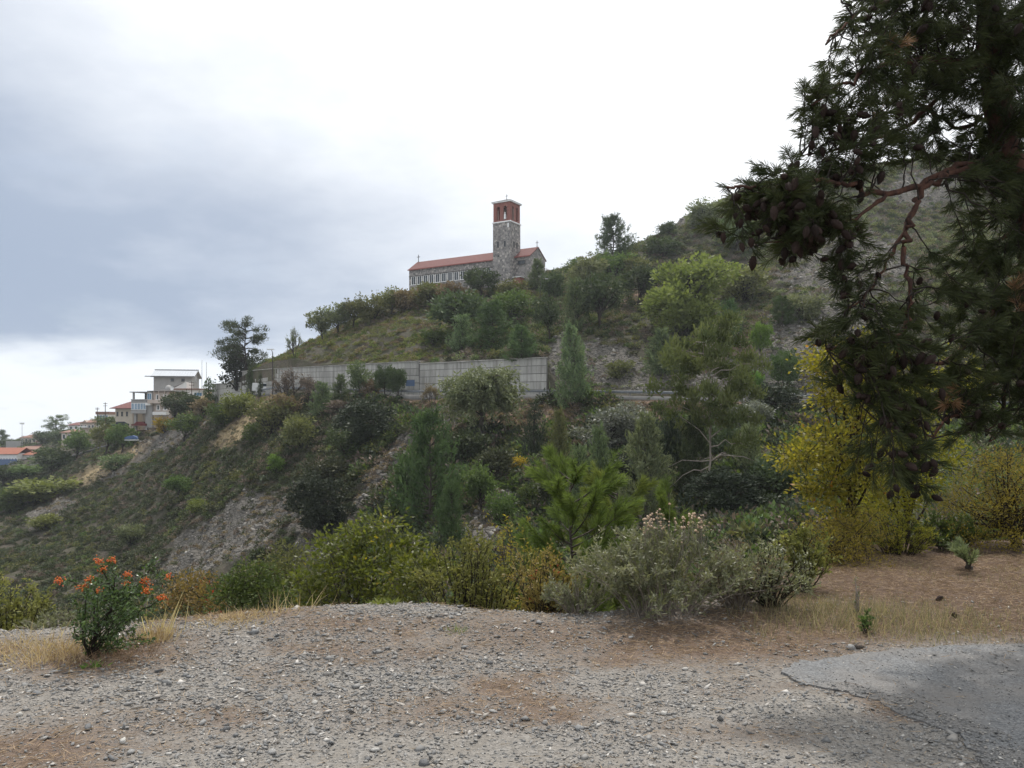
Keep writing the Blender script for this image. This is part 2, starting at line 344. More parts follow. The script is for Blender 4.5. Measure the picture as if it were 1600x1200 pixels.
def terrain():
    cols = np.concatenate([np.arange(-1500, -100, 40), np.arange(-100, 1700, 4.5), np.arange(1700, 3001, 40)]).astype(float)
    nl, nu, nf = 240, 230, 46; d0 = Dout(cols)[None]
    s = np.linspace(0, 1, nl)[:, None]; Yl = np.exp(math.log(7) + (np.log(d0) - math.log(7)) * s**0.72)
    u = np.linspace(0, 1, nu)[:, None]; Yu = np.exp(np.log(d0 + ROADW) + np.log(2.6) * u)
    f = np.linspace(0, 1, nf + 1)[1:, None]; Yf = np.exp(np.log((d0 + ROADW) * 2.6) * (1 - f) + math.log(1600) * f)
    Yup = np.concatenate([Yu, Yf]); PX = lambda Y: np.broadcast_to(cols[None], Y.shape)
    Xl, Zl, Cl = surf(PX(Yl), Yl, 0); Xu, Zu, Cu = surf(PX(Yup), Yup, 1)
    Yb = np.concatenate([d0 + 0.3, d0 + ROADW - 0.12]); Xb = (PX(Yb) - 800) / FPX * Yb; Zb = np.broadcast_to(Zroad(cols)[None] - 0.25, Yb.shape); Cb = np.zeros(Yb.shape + (3,))
    V = np.concatenate([np.stack([Xl, Yl, Zl], -1).reshape(-1, 3), np.stack([Xb, Yb, Zb], -1).reshape(-1, 3), np.stack([Xu, Yup, Zu], -1).reshape(-1, 3)])
    C = np.concatenate([Cl.reshape(-1, 3), Cb.reshape(-1, 3), Cu.reshape(-1, 3)])
    rows, nc = nl + 2 + nu + nf, len(cols)
    i = np.arange(rows - 1)[:, None] * nc; j = np.arange(nc - 1)[None]
    F = np.stack([i + j, i + j + 1, i + nc + j + 1, i + nc + j], -1).reshape(-1, 4)
    return obj('hillside', mesh_np('hillside', V, F, C, True), MATS['hill_ground'])
def hill_material():
    m, nt = nodes_of('hill_ground'); t = NT(nt); co = t.coord()
    a = t.n('ShaderNodeAttribute', attribute_name='tint'); sp = t.n('ShaderNodeSeparateColor'); t.put(sp.inputs[0], a.outputs['Color'])
    n1 = t.noise(0.35, 6, 0.65, co); n2 = t.noise(2.2, 6, 0.7, co); n3 = t.noise(0.9, 3, 0.6, co)
    soil = t.mix(t.ramp(n2, 0.35, 0.68), (0.045,0.04,0.032), (0.105,0.09,0.072))
    soil = t.mix(t.ramp(n1, 0.42, 0.62), soil, t.mix(n2, (0.03,0.036,0.02), (0.075,0.072,0.042)))
    mp = t.n('ShaderNodeMapping'); mp.inputs['Scale'].default_value = (1.0, 1.0, 2.6); mp.inputs['Rotation'].default_value = (0.5, 0.3, 0.4); t.put(mp.inputs[0], co)
    vo = t.n('ShaderNodeTexVoronoi', feature='DISTANCE_TO_EDGE'); vo.inputs['Scale'].default_value = 1.3; t.put(vo.inputs['Vector'], t.mix(0.25, mp.outputs[0], t.noise(1.5, 4, 0.6, co, 1)))
    r2 = t.noise(5.0, 6, 0.75, mp.outputs[0])
    rock = t.mix(t.ramp(r2, 0.32, 0.68), (0.06,0.055,0.049), (0.19,0.177,0.157)); rock = t.mix(t.ramp(vo.outputs[0], 0.0, 0.05), (0.045,0.042,0.037), rock)
    rf = t.ramp(t.math('ADD', sp.outputs[0], t.math('MULTIPLY', t.math('SUBTRACT', n2, 0.5), 0.9)), 0.3, 0.55)
    col = t.mix(t.math('MULTIPLY', sp.outputs[2], t.ramp(n3, 0.3, 0.6)), soil, t.mix(n2, (0.13,0.085,0.062), (0.24,0.165,0.12)))
    col = t.mix(rf, col, rock)
    col = t.mix(t.math('MULTIPLY', sp.outputs[1], t.ramp(n2, 0.25, 0.6)), col, t.mix(n2, (0.20,0.15,0.085), (0.40,0.31,0.18)))
    h = t.math('ADD', t.math('MULTIPLY', n2, 0.6), t.math('MULTIPLY', t.ramp(vo.outputs[0], 0, 0.12), t.math('MULTIPLY', rf, 0.6)))
    t.out(t.bsdf(col, 0.95, 0.1, t.bump(h, 0.8, 0.35)))
hill_material()
tag(terrain(), kind='structure')

# road bench, kerb, guard rail, retaining walls
plain('asphalt_road', (0.085,0.085,0.085), (0.05,0.05,0.05), 2.0, 0.9, 0.2, 0.3)
def streaked(name, c, dark):
    m, nt = nodes_of(name); t = NT(nt); co = t.n('ShaderNodeNewGeometry').outputs['Position']; mp = t.n('ShaderNodeMapping'); mp.inputs['Scale'].default_value = (1.6, 1.6, 0.12); t.put(mp.inputs[0], co)
    s = t.noise(1.0, 6, .7, mp.outputs[0]); n = t.noise(.5, 6, .7, co); col = t.mix(t.ramp(s, .42, .68), c, dark); col = t.mix(t.ramp(n, .45, .75), col, tuple(x*.72 for x in c))
    oi = t.n('ShaderNodeObjectInfo'); hs = t.n('ShaderNodeHueSaturation'); t.put(hs.inputs['Value'], t.math('ADD', t.math('MULTIPLY', oi.outputs['Random'], .3), .82)); t.put(hs.inputs['Color'], col)
    t.out(t.bsdf(hs.outputs[0], .9, .15, t.bump(t.noise(4, 5, .7, co), .3, .03)))
streaked('concrete', (0.44,0.43,0.40), (0.20,0.19,0.17))
plain('concrete_dark', (0.20,0.195,0.185), (0.12,0.115,0.11), 0.8, 0.9, 0.15, 0.3)
plain('galvanised', (0.17,0.185,0.20), (0.11,0.12,0.13), 4.0, 0.6, 0.3, 0, 0.2)
plain('pole_dark', (0.045,0.04,0.038), (0.03,0.027,0.025), 4.0, 0.7)
plain('pole_pale', (0.45,0.45,0.45), (0.33,0.33,0.33), 4.0, 0.6)
plain('wood_pole', (0.085,0.062,0.048), (0.05,0.038,0.03), 3.0, 0.85)
def ribbon(name, pxs, d_a, d_b, dz0, dz1, mat):
    pxs = np.asarray(pxs, float); d = Dout(pxs); z = Zroad(pxs); V = []; n = len(pxs)
    for k in range(n):
        for dd, hz in ((d_a, dz0), (d_a, dz1), (d_b, dz1), (d_b, dz0)):
            D = d[k] + dd; V.append(((pxs[k] - 800) / FPX * D, D, z[k] + hz))
    F = [(4*k+a, 4*k+b, 4*k+4+b, 4*k+4+a) for k in range(n-1) for a, b in ((0,1),(1,2),(2,3),(3,0))]
    return obj(name, mesh_np(name, np.array(V), np.array(F)), mat)
pxs = np.concatenate([np.arange(-400, 400, 20), np.arange(400, 1700, 8), np.arange(1700, 2600, 40)])
tag(ribbon('road', pxs, -0.2, ROADW + 0.3, -0.5, 0.03, MATS['asphalt_road']), kind='structure')
tag(ribbon('road_kerb', np.arange(405, 1700, 10), -0.45, -0.2, -0.9, 0.10, MATS['concrete_dark']), kind='structure')
def road_pt(px, dd, dz): D = float(Dout(px)) + dd; return np.array(((px - 800) / FPX * D, D, float(Zroad(px)) + dz))
def guard_rail():
    g = empty('guard_rail', road_pt(840, 0.1, 0)); o = np.array(g.location)
    tag(g, 'long grey metal guard rail along the outer edge of the road', 'guard rail')
    xs = np.arange(408, 1640, 12.0); m = MB()
    prof = [(0,0.44),(-0.06,0.52),(0,0.58),(-0.06,0.66),(0,0.76),(0.03,0.76),(0.03,0.44)]
    V = []; F = []; k = len(prof)
    for x in xs:
        for a, b in prof: V.append(road_pt(x, 0.12 + a, b) - o)
    for i in range(len(xs)-1):
        for j in range(k): q = (j+1) % k; F.append((i*k+j, i*k+q, (i+1)*k+q, (i+1)*k+j))
    obj('rail', mesh_np('rail', np.array(V), np.array(F)), MATS['galvanised'], g)
    pm = MB().box(-0.05,0.05,-0.04,0.04,-0.3,0.8); base = None
    x = 410.0
    while x < 1636:
        p = road_pt(x, 0.24, 0) - o
        if base is None: base = pm.build('post', MATS['galvanised'], g); base.location = p
        else: obj('post', base.data, None, g, p)
        x += 4.0 / float(Dout(x)) * FPX
guard_rail()
def retaining_wall(label, pxa, pxb, tops, nrow, length=4.2, group='concrete retaining walls on the hill road', off0=-0.55, bot=None):
    """wall along the inner side of the road; every cast course panel is its own piece"""
    q = np.linspace(pxa, pxb, 60); D = Dout(q) + ROADW + off0; X = (q - 800) / FPX * D; zt = CAMZ + (HOR - np.interp(q, *zip(*tops))) / FPX * D
    zb = Zroad(q) - 0.1 if bot is None else CAMZ + (HOR - np.interp(q, *zip(*bot))) / FPX * D
    s = np.concatenate([[0], np.cumsum(np.hypot(np.diff(X), np.diff(D)))]); L = s[-1]; o = np.array((X[0], D[0], zb[0])); w = empty('retaining_wall', o); tag(w, label, 'wall', group)
    def P(t, v, off):
        a = t * L; x, y = np.interp(a, s, X), np.interp(a, s, D); x2, y2 = np.interp(min(a+.5, L), s, X), np.interp(min(a+.5, L), s, D); x1, y1 = np.interp(max(a-.5, 0), s, X), np.interp(max(a-.5, 0), s, D)
        n = np.array((y2-y1, -(x2-x1))); n = n / np.linalg.norm(n); n = -n if n[1] > 0 else n
        b, t_ = np.interp(a, s, zb), np.interp(a, s, zt); return np.array((x + n[0]*off, y + n[1]*off, b + (t_ - b)*v)) - o
    def slab(m, t0, t1, v0, v1, f, k):     # block from face offset f back to k
        m.prism([P(t0,v0,f),P(t1,v0,f),P(t1,v1,f),P(t0,v1,f)], tuple(P((t0+t1)/2,v0,k) - P((t0+t1)/2,v0,f)))
    ns = max(1, round(L / length)); r = np.random.default_rng(int(pxa)); c = MB(); cp = MB()
    for i in range(ns): slab(c, i/ns, (i+1)/ns, 0, .985, -.2, -.5); slab(cp, i/ns, (i+1)/ns, .987, 1.006, .03, -.5)
    c.build('core', MATS['concrete_dark'], w); cp.build('coping', MATS['concrete'], w)
    for i in range(ns):
        for k in range(nrow):
            g = .02 / L; f = r.uniform(-.03, .03) - k*.05; m = MB(); slab(m, i/ns + g, (i+1)/ns - g, k/nrow + .008, (k+1)/nrow - .008, f, -.195); m.build('concrete_panel', MATS['concrete'], w)
retaining_wall('grey concrete retaining wall in five courses behind the weeping grey green tree', 655, 853, ((655,568),(853,558)), 5)
retaining_wall('long pale concrete retaining wall with bushes and a blue board before it', 428, 653, ((428,576),(500,572),(653,564)), 5, off0=-0.75)
retaining_wall('tall stepped concrete garden wall beside the big dark pine', 377, 425, ((377,580),(425,576)), 6, 3.5)
retaining_wall('low pale concrete wall between the conical green tree and the cypresses', 330, 376, ((330,600),(376,597)), 4, 4.0)
# ------------------------------------------------------------------ plant builders
def leaf_quads(P, A, L, W, r, fold=0.22):
    n = len(P); A = norm(A); B = norm(np.cross(A, r.normal(size=(n, 3)))); N = np.cross(A, B); L = np.broadcast_to(L, (n,))[:, None]; W = np.broadcast_to(W, (n,))[:, None]
    mid = P + A * L * 0.45 + N * W * fold
    V = np.stack([P, mid + B * W * 0.5, P + A * L, mid - B * W * 0.5], 1).reshape(-1, 3)
    return V, np.arange(4 * n).reshape(n, 4)
def needles(P, A, L, W, r):
    n = len(P); A = norm(A); B = norm(np.cross(A, r.normal(size=(n, 3)))); L = np.broadcast_to(L, (n,))[:, None]; W = np.broadcast_to(W, (n,))[:, None]
    mid = P + A * L * 0.5; V = np.stack([P - B * W * 0.4, P + B * W * 0.4, mid + B * W * 0.5, P + A * L + np.array((0, 0, -0.12)) * L], 1).reshape(-1, 3)
    return V, np.arange(4 * n).reshape(n, 4)
def rdir(r, n): return norm(r.normal(size=(n, 3)))
def bez(a, b, c, n=6):
    t = np.linspace(0, 1, n)[:, None]; return (1-t)**2 * a + 2*t*(1-t) * b + t*t * c
def wob(P, r, amp):
    Q = np.array(P, float); Q[1:-1] += r.normal(size=(len(Q)-2, 3)) * amp; return Q
def crown(blobs, nclump, nleaf, leaf, clumpr, r, width=0.55, shell=0.45, up=0.25, flat=0.75):
    """leaf faces in clumps through a crown made of ellipsoids; returns mesh arrays and clump centres"""
    B = np.array(blobs, float); w = np.prod(B[:, 3:], 1) ** 0.75; k = r.choice(len(B), nclump, p=w / w.sum())
    d = rdir(r, nclump); rad = r.uniform(shell**2, 1, nclump) ** 0.5
    C = B[k, :3] + d * rad[:, None] * B[k, 3:]; ci = np.repeat(np.arange(nclump), nleaf)
    cs = r.uniform(0.6, 1.35, nclump) * clumpr
    off = r.normal(size=(len(ci), 3)) * cs[ci][:, None] * np.array((1, 1, flat)); P = C[ci] + off
    A = norm(off) * 0.7 + d[ci] * 0.5 + rdir(r, len(ci)) * 0.7 + np.array((0, 0, up))
    L = leaf * r.uniform(0.6, 1.35, len(ci)); V, F = leaf_quads(P, A, L, L * width, r)
    t = np.clip(np.repeat(r.uniform(0, 1, nclump), nleaf) * 0.6 + r.uniform(0, 0.4, len(ci)), 0, 1)
    return (V, F, np.repeat(t, 4)), C
def limbs(C, n, base, top, r, r0, tr=0.3, sides=5, bend=0.12):
    """trunk plus limbs that reach n of the clump centres"""
    out = []; tp = wob(np.linspace(base, top, 7), r, 0.02 * np.linalg.norm(top - base)); out.append((*tube(tp, np.linspace(r0, r0 * tr, 7), 7), None))
    idx = r.choice(len(C), min(n, len(C)), replace=False)
    for i in idx:
        s = r.uniform(0.2, 0.95); k = s * 6; j = int(k); a = tp[j] + (tp[min(j+1, 6)] - tp[j]) * (k - j); c = C[i]
        b = (a + c) / 2 + np.array((0, 0, -0.05)) * np.linalg.norm(c - a) + r.normal(size=3) * bend * np.linalg.norm(c - a)
        rr = r0 * (1 - 0.7 * s) * 0.55; out.append((*tube(bez(a, b, c, 6), np.linspace(rr, rr * 0.18, 6), 4), None))
    return join(out)
def sphere_blobs(r, n, zc, rz, rr, br):
    out = [(0, 0, zc, rr * 0.55, rr * 0.55, rz * 0.62)]
    for i in range(n):
        d = rdir(r, 1)[0]; s = r.uniform(0.55, 0.8); out.append((d[0]*rr*s, d[1]*rr*s, zc + d[2]*rz*s, br*r.uniform(.7,1.25), br*r.uniform(.7,1.25), br*r.uniform(.6,1.0)))
    return out
def p_round(seed, nclump=130, nleaf=20, leaf=0.062, zc=0.6, rz=0.36, rr=0.42, cr=0.042):
    r = np.random.default_rng(seed); c, C = crown(sphere_blobs(r, 13, zc, rz, rr, 0.17), nclump, nleaf, leaf, cr, r)
    return limbs(C, 26, np.zeros(3), np.array((r.normal()*0.03, r.normal()*0.03, zc + rz*0.5)), r, 0.028), c
def p_bush(seed, nclump=110, nleaf=22, leaf=0.07, cr=0.06):
    r = np.random.default_rng(seed); bl = [(0, 0, 0.42, 0.34, 0.34, 0.42)]
    for i in range(9):
        a = r.uniform(0, 6.28); s = r.uniform(0.2, 0.36); bl.append((math.cos(a)*s, math.sin(a)*s, r.uniform(0.16, 0.72), 0.17, 0.17, r.uniform(0.14, 0.26)))
    c, C = crown(bl, nclump, nleaf, leaf, cr, r, shell=0.5); st = []
    for i in r.choice(len(C), 22, replace=False):
        p = C[i]; st.append((*tube(wob(bez(np.array((p[0]*0.15, p[1]*0.15, -0.05)), np.array((p[0]*0.4, p[1]*0.4, p[2]*0.6)), p, 5), r, 0.012), np.linspace(0.02, 0.004, 5), 4), None))
    return join(st), c
def p_pine(seed, whorls=15, nb=7, per=22, L=0.085, low=0.06, rad=0.56, W=0.014, upb=0.3, power=0.62):
    """young pine: whorls of upswept branches clothed in needle sprays"""
    r = np.random.default_rng(seed); wood = [(*tube(wob(np.linspace((0,0,-0.03), (0,0,0.97), 7), r, 0.008), np.linspace(0.022, 0.004, 7), 5), None)]; P = []; A = []
    for k in range(whorls):
        z = low + (0.97 - low) * (k / whorls) ** 0.95; R0 = rad * (1 - z) ** power * r.uniform(0.75, 1.1) + 0.02
        for b in range(nb):
            a = r.uniform(0, 6.28); ln = R0 * r.uniform(0.6, 1.1); tip = np.array((math.cos(a)*ln, math.sin(a)*ln, z + ln * r.uniform(0.05, upb*2)))
            a0 = np.array((0, 0, z)); br = bez(a0, (a0 + tip)/2 - np.array((0,0,0.12*ln)), tip, 5); wood.append((*tube(br, np.linspace(0.006, 0.002, 5), 3), None))
            m = max(6, int(per * (0.35 + ln / rad))); t = r.uniform(0.25, 1.04, m) ** 0.8
            q = br[0] + (tip - br[0]) * t[:, None] + np.array((0,0,-0.12*ln)) * (t*(1-t)*2)[:, None] + r.normal(size=(m, 3)) * 0.022 * (0.5 + ln/rad)
            P.append(q); A.append(norm(tip - a0)[None] * 0.7 + rdir(r, m) * 0.75 + np.array((0, 0, 0.35)))
    P = np.concatenate(P); A = np.concatenate(A); n = len(P); rep = 3; P = np.repeat(P, rep, 0) + r.normal(size=(n*rep, 3)) * 0.008; A = np.repeat(A, rep, 0) + r.normal(size=(n*rep, 3)) * 0.45
    V, F = needles(P, A, L * r.uniform(0.6, 1.2, n*rep), W, r)
    return join(wood), (V, F, np.repeat(np.clip(np.repeat(r.uniform(0, 1, n), rep)*0.7 + r.uniform(0, .3, n*rep), 0, 1), 4))
def p_column(seed):
    r = np.random.default_rng(seed); bl = [(0,0,z,0.30*math.sin(min(1,(z+.12)*1.15)*math.pi*0.93)+0.08,)*1 + () for z in ()]
    bl = [(r.normal()*0.04, r.normal()*0.04, z, w, w, 0.13) for z, w in ((0.1,.34),(0.22,.42),(0.36,.42),(0.5,.38),(0.64,.31),(0.77,.23),(0.88,.14),(0.95,.07))]
    c, C = crown(bl, 130, 18, 0.05, 0.035, r, up=1.2)
    return limbs(C, 10, np.array((0,0,-.03)), np.array((0,0,.9)), r, 0.05), c
def p_twig(seed, nleaf=700, leaf=0.045):
    """half bare tree: fine ascending twigs with few leaves"""
    r = np.random.default_rng(seed); wood = []; P = []; A = []
    def grow(p, d, ln, rad, lvl):
        q = p + norm(d) * ln; m = (p + q)/2 + r.normal(size=3)*ln*0.08; wood.append((*tube(bez(p, m, q, 4), np.linspace(rad, rad*0.55, 4), 4 if lvl else 6), None))
        if lvl >= 3:
            P.append(p + (q-p)*r.uniform(0, 1.05, (5, 1))); A.append(np.tile(norm(d), (5, 1))); return
        for i in range(4 if lvl else 5): grow(p + (q-p)*r.uniform(0.55, 1), norm(d) + rdir(r, 1)[0]*0.62 + np.array((0,0,0.12)), ln*r.uniform(0.55,0.8), rad*0.5, lvl+1)
    for i in range(3): grow(np.array((r.normal()*.02, r.normal()*.02, -0.03)), np.array((r.normal()*.3, r.normal()*.3, 1.0)), r.uniform(0.28, 0.38), 0.02, 0)
    P = np.concatenate(P); A = np.concatenate(A); i = r.integers(0, len(P), nleaf*2); P = P[i] + r.normal(size=(len(i), 3))*0.025; A = A[i] + rdir(r, len(i))
    V, F = leaf_quads(P, A, leaf*r.uniform(.6, 1.3, len(i)), leaf*0.4, r)
    W = join(wood); return (W[0]*1.0, W[1], W[2]), (V, F, np.repeat(r.uniform(0, 1, len(i)), 4))
def p_pads(seed, nl=26, low=0.28, rr=0.46, padr=0.11, n=150, L=0.06, W=0.010, trunk=0.03, top_heavy=1.0, dead=0):
    """older pine: bent limbs that end in flat pads of needles"""
    r = np.random.default_rng(seed); tp = wob(np.linspace((0,0,-0.03), (r.normal()*.04, r.normal()*.04, 0.93), 8), r, 0.016)
    wood = [(*tube(tp, np.linspace(trunk, trunk*0.22, 8), 7), None)]; P = []; A = []; T = []
    for k in range(nl + dead):
        isdead = k >= nl
        z = r.uniform(0.12, low) if isdead else low + (0.97 - low) * ((k + r.uniform()) / nl); j = min(6, int(max(z,0) / 0.96 * 7)); a0 = tp[j] + (tp[j+1]-tp[j]) * ((z/0.96*7) - j)
        ln = rr * (0.35 + 0.75 * math.sin(min(1, (1.02 - z) / (1.02 - low)) ** 0.8 * math.pi * 0.62)) * r.uniform(0.6, 1.15); a = r.uniform(0, 6.28)
        tip = a0 + np.array((math.cos(a)*ln, math.sin(a)*ln, ln*(r.uniform(-0.45, 0.1) if isdead else r.uniform(-0.05, 0.55))))
        br = bez(a0, (a0+tip)/2 + np.array((0,0,0.12*ln)), tip, 6); wood.append((*tube(wob(br, r, 0.012), np.linspace(trunk*0.36, trunk*0.09, 6), 4), None))
        if isdead: continue
        for q in range(3):
            s = (1.0, 0.72, 0.5)[q]; c = br[0] + (tip - br[0])*s + r.normal(size=3)*0.03; pr = padr*(1, .85, .6)[q]*r.uniform(.7, 1.2); m = int(n*(1, .7, .45)[q])
            o = r.normal(size=(m, 3))*np.array((pr, pr, pr*0.5))*0.6; P.append(c + o); A.append(norm(o)*0.5 + rdir(r, m)*0.6 + np.array((0,0,0.55))); T.append(np.clip(np.full(m, r.uniform(0,.7)) + r.uniform(0,.3,m), 0, 1))
    P = np.concatenate(P); A = np.concatenate(A); T = np.concatenate(T); V, F = needles(P, A, L*r.uniform(.6,1.2,len(P)), W, r)
    return join(wood), (V, F, np.repeat(T, 4))
def p_dome(seed):
    r = np.random.default_rng(seed); bl = [(0,0,.6,.36,.36,.3)] + [(math.cos(a)*.24, math.sin(a)*.24, z, .19,.19,.16) for a, z in zip(r.uniform(0,6.28,10), r.uniform(.42,.8,10))]
    c, C = crown(bl, 210, 28, 0.055, 0.034, r, width=0.36, up=0.8); return limbs(C, 16, np.zeros(3), np.array((0.02,0.01,.7)), r, .03), c
def p_weep(seed):
    """wide crown of arching sprays that hang at the tips"""
    r = np.random.default_rng(seed); P = []; A = []; T = []; wood = [(*tube(wob(np.linspace((0,0,-.05),(0,0,.62),6), r, .015), np.linspace(.035,.02,6), 7), None)]
    for k in range(170):
        a = r.uniform(0, 6.28); u = r.uniform(0, 1); ln = 0.5*math.sqrt(r.uniform(.12, 1)); z0 = r.uniform(.3, .62); s = np.array((0,0,z0)); top = np.array((math.cos(a)*ln*.6, math.sin(a)*ln*.6, z0 + r.uniform(.12, .42))); tip = np.array((math.cos(a)*ln, math.sin(a)*ln, z0 + r.uniform(-.12, .30)*(1.15-ln)))
        br = bez(s, top, tip, 7)
        if k % 3 == 0: wood.append((*tube(br, np.linspace(.010,.002,7), 4), None))
        m = 60; t = r.uniform(.35, 1.05, m)[:, None]; q = (1-t)**2*s + 2*t*(1-t)*top + t*t*tip + r.normal(size=(m,3))*.026; P.append(q); A.append(norm(tip-top)[None]*.5 + rdir(r, m)*.8 + np.array((0,0,-.3))); T.append(np.clip(np.full(m, r.uniform(0,.6)) + r.uniform(0,.4,m), 0, 1))
    P = np.concatenate(P); A = np.concatenate(A); T = np.concatenate(T); V, F = leaf_quads(P, A, .046*r.uniform(.6,1.3,len(P)), .020, r)
    return join(wood), (V, F, np.repeat(T, 4))
PROTO = {}
def proto(kind, builder):
    w, c = builder; PROTO.setdefault(kind, []).append((mesh_np('trunk_' + kind, w[0], w[1], None, True), mesh_np('crown_' + kind, *c)))
for s in (1, 2, 3): proto('round', p_round(s)); proto('bush', p_bush(20 + s)); proto('pine', p_pine(40 + s))
for s in (1, 2): proto('twig', p_twig(60 + s)); proto('pads', p_pads(70 + s))
proto('slim', p_pine(50, 17, 6, 20, 0.075, 0.03, 0.50, 0.013, 0.5, 0.6)); proto('slim', p_pine(51, 17, 6, 20, 0.075, 0.03, 0.50, 0.013, 0.5, 0.6))
proto('column', p_column(5)); proto('dome', p_dome(6)); proto('dome', p_dome(16)); proto('weep', p_weep(7))
proto('biground', p_round(9, 420, 20, 0.042, 0.5, 0.42, 0.46, 0.030)); proto('oldpine', p_pads(77, 38, 0.36, 0.44, 0.066, 170, 0.036, 0.013, 0.013, 1.0, 9))
proto('firpads', p_pads(79, 30, 0.26, 0.5, 0.085, 150, 0.05, 0.010, 0.03))
_pc = {}
KINDNAME = dict(round='broadleaf_tree', bush='bush', pine='young_pine', slim='young_pine', column='cypress_tree', dome='umbrella_pine', weep='weeping_tree', biground='broadleaf_tree', oldpine='pine_tree', firpads='pine_tree', pads='pine_tree', twig='bare_tree')
CATNAME = dict(bush='bush')
def plant(px, pyb, w, h, kind, leaf, label, group=None, bark='dark', depth=None, sink=0.0, name=None, rz=None, ymin=14.0):
    """a tree or bush standing where the sight line (px, pyb) meets the hillside"""
    p = ground_hit(px, pyb, ymin) if depth is None else at(px, pyb, depth); D = p[1]
    i = _pc.get(kind, 0); _pc[kind] = i + 1; tm, cm = PROTO[kind][i % len(PROTO[kind])]
    H = h / FPX * D; Wd = w / FPX * D
    e = empty(name or KINDNAME[kind], (p[0], p[1], p[2] - 0.02 * H - sink), rng.uniform(0, 6.28) if rz is None else rz); e.scale = (Wd, Wd, H)
    tag(e, label, CATNAME.get(kind, 'tree'), group)
    obj('trunk' if kind != 'bush' else 'stems', tm, BARK[bark], e); obj('crown' if kind != 'bush' else 'foliage', cm, LEAF[leaf], e)
    return e
# ------------------------------------------------------------------ buildings
def stone_material():
    m, nt = nodes_of('rubble_stone'); t = NT(nt); co = t.coord()
    vo = t.n('ShaderNodeTexVoronoi'); vo.inputs['Scale'].default_value = 2.6; t.put(vo.inputs['Vector'], co)
    ve = t.n('ShaderNodeTexVoronoi', feature='DISTANCE_TO_EDGE'); ve.inputs['Scale'].default_value = 2.6; t.put(ve.inputs['Vector'], co)
    sp = t.n('ShaderNodeSeparateColor'); t.put(sp.inputs[0], vo.outputs['Color'])
    c = t.mix(sp.outputs[0], (0.13,0.125,0.125), (0.33,0.305,0.285)); c = t.mix(t.ramp(sp.outputs[1], 0.85, 0.9), c, (0.44,0.40,0.36))
    c = t.mix(t.ramp(ve.outputs[0], 0.02, 0.07), (0.25,0.24,0.23), c)
    t.out(t.bsdf(c, 0.9, 0.15, t.bump(t.ramp(ve.outputs[0], 0, 0.12), 0.7, 0.06))); return m
def tile_material(name, c1, c2, axis=0, freq=3.2):
    m, nt = nodes_of(name); t = NT(nt); co = t.coord(); sx = t.n('ShaderNodeSeparateXYZ'); t.put(sx.inputs[0], co)
    wv = t.math('SINE', t.math('MULTIPLY', sx.outputs[axis], freq * 6.283)); n = t.noise(1.6, 6, 0.7, co)
    c = t.mix(t.ramp(n, 0.3, 0.7), c1, c2); c = t.mix(t.math('MULTIPLY', t.ramp(wv, -1.0, -0.6), -0.3), c, (0.05,0.02,0.015))
    t.out(t.bsdf(c, 0.8, 0.2, t.bump(wv, 0.6, 0.05))); return m
def brick_material():
    m, nt = nodes_of('red_brick'); t = NT(nt); co = t.coord(); b = t.n('ShaderNodeTexBrick'); t.put(b.inputs[0], t.mix(0.5, co, co))
    b.inputs['Color1'].default_value = (0.25,0.11,0.09,1); b.inputs['Color2'].default_value = (0.19,0.075,0.062,1); b.inputs['Mortar'].default_value = (0.26,0.18,0.155,1); b.inputs['Scale'].default_value = 3.0; b.inputs['Mortar Size'].default_value = 0.012
    t.out(t.bsdf(b.outputs[0], 0.9, 0.15)); return m
stone_material(); brick_material()
tile_material('red_tiles', (0.185,0.08,0.073), (0.135,0.06,0.055)); tile_material('orange_tiles', (0.32,0.13,0.08), (0.23,0.085,0.058)); tile_material('brown_tiles', (0.26,0.15,0.115), (0.19,0.115,0.09))
tile_material('dark_tiles', (0.085,0.08,0.075), (0.055,0.05,0.048)); tile_material('metal_sheet', (0.50,0.52,0.55), (0.40,0.42,0.45), 0, 1.2)
for nm, c in dict(plaster_cream=(0.50,0.44,0.36), plaster_pink=(0.50,0.42,0.37), plaster_white=(0.72,0.71,0.69), plaster_grey=(0.33,0.32,0.31), plaster_tan=(0.40,0.33,0.27), trim_white=(0.78,0.78,0.77), red_paint=(0.27,0.10,0.085), frame_dark=(0.07,0.065,0.06), shade_blue=(0.10,0.15,0.27), tarp_blue=(0.07,0.12,0.24), iron=(0.04,0.04,0.04), bronze=(0.12,0.10,0.07), car_white=(0.75,0.75,0.75), car_dark=(0.03,0.035,0.05), tyre=(0.02,0.02,0.02), board_blue=(0.10,0.15,0.25), car_red=(0.14,0.03,0.03)).items():
    plain(nm, c, tuple(x*0.82 for x in c), 0.8, 0.7, 0.25, 0.0, 0, 0.05)
plain('glass', (0.035,0.045,0.055), (0.02,0.025,0.03), 1.0, 0.08, 0.5); plain('glass_blue', (0.10,0.22,0.34), (0.07,0.15,0.25), 1.0, 0.1, 0.5)
M = MATS
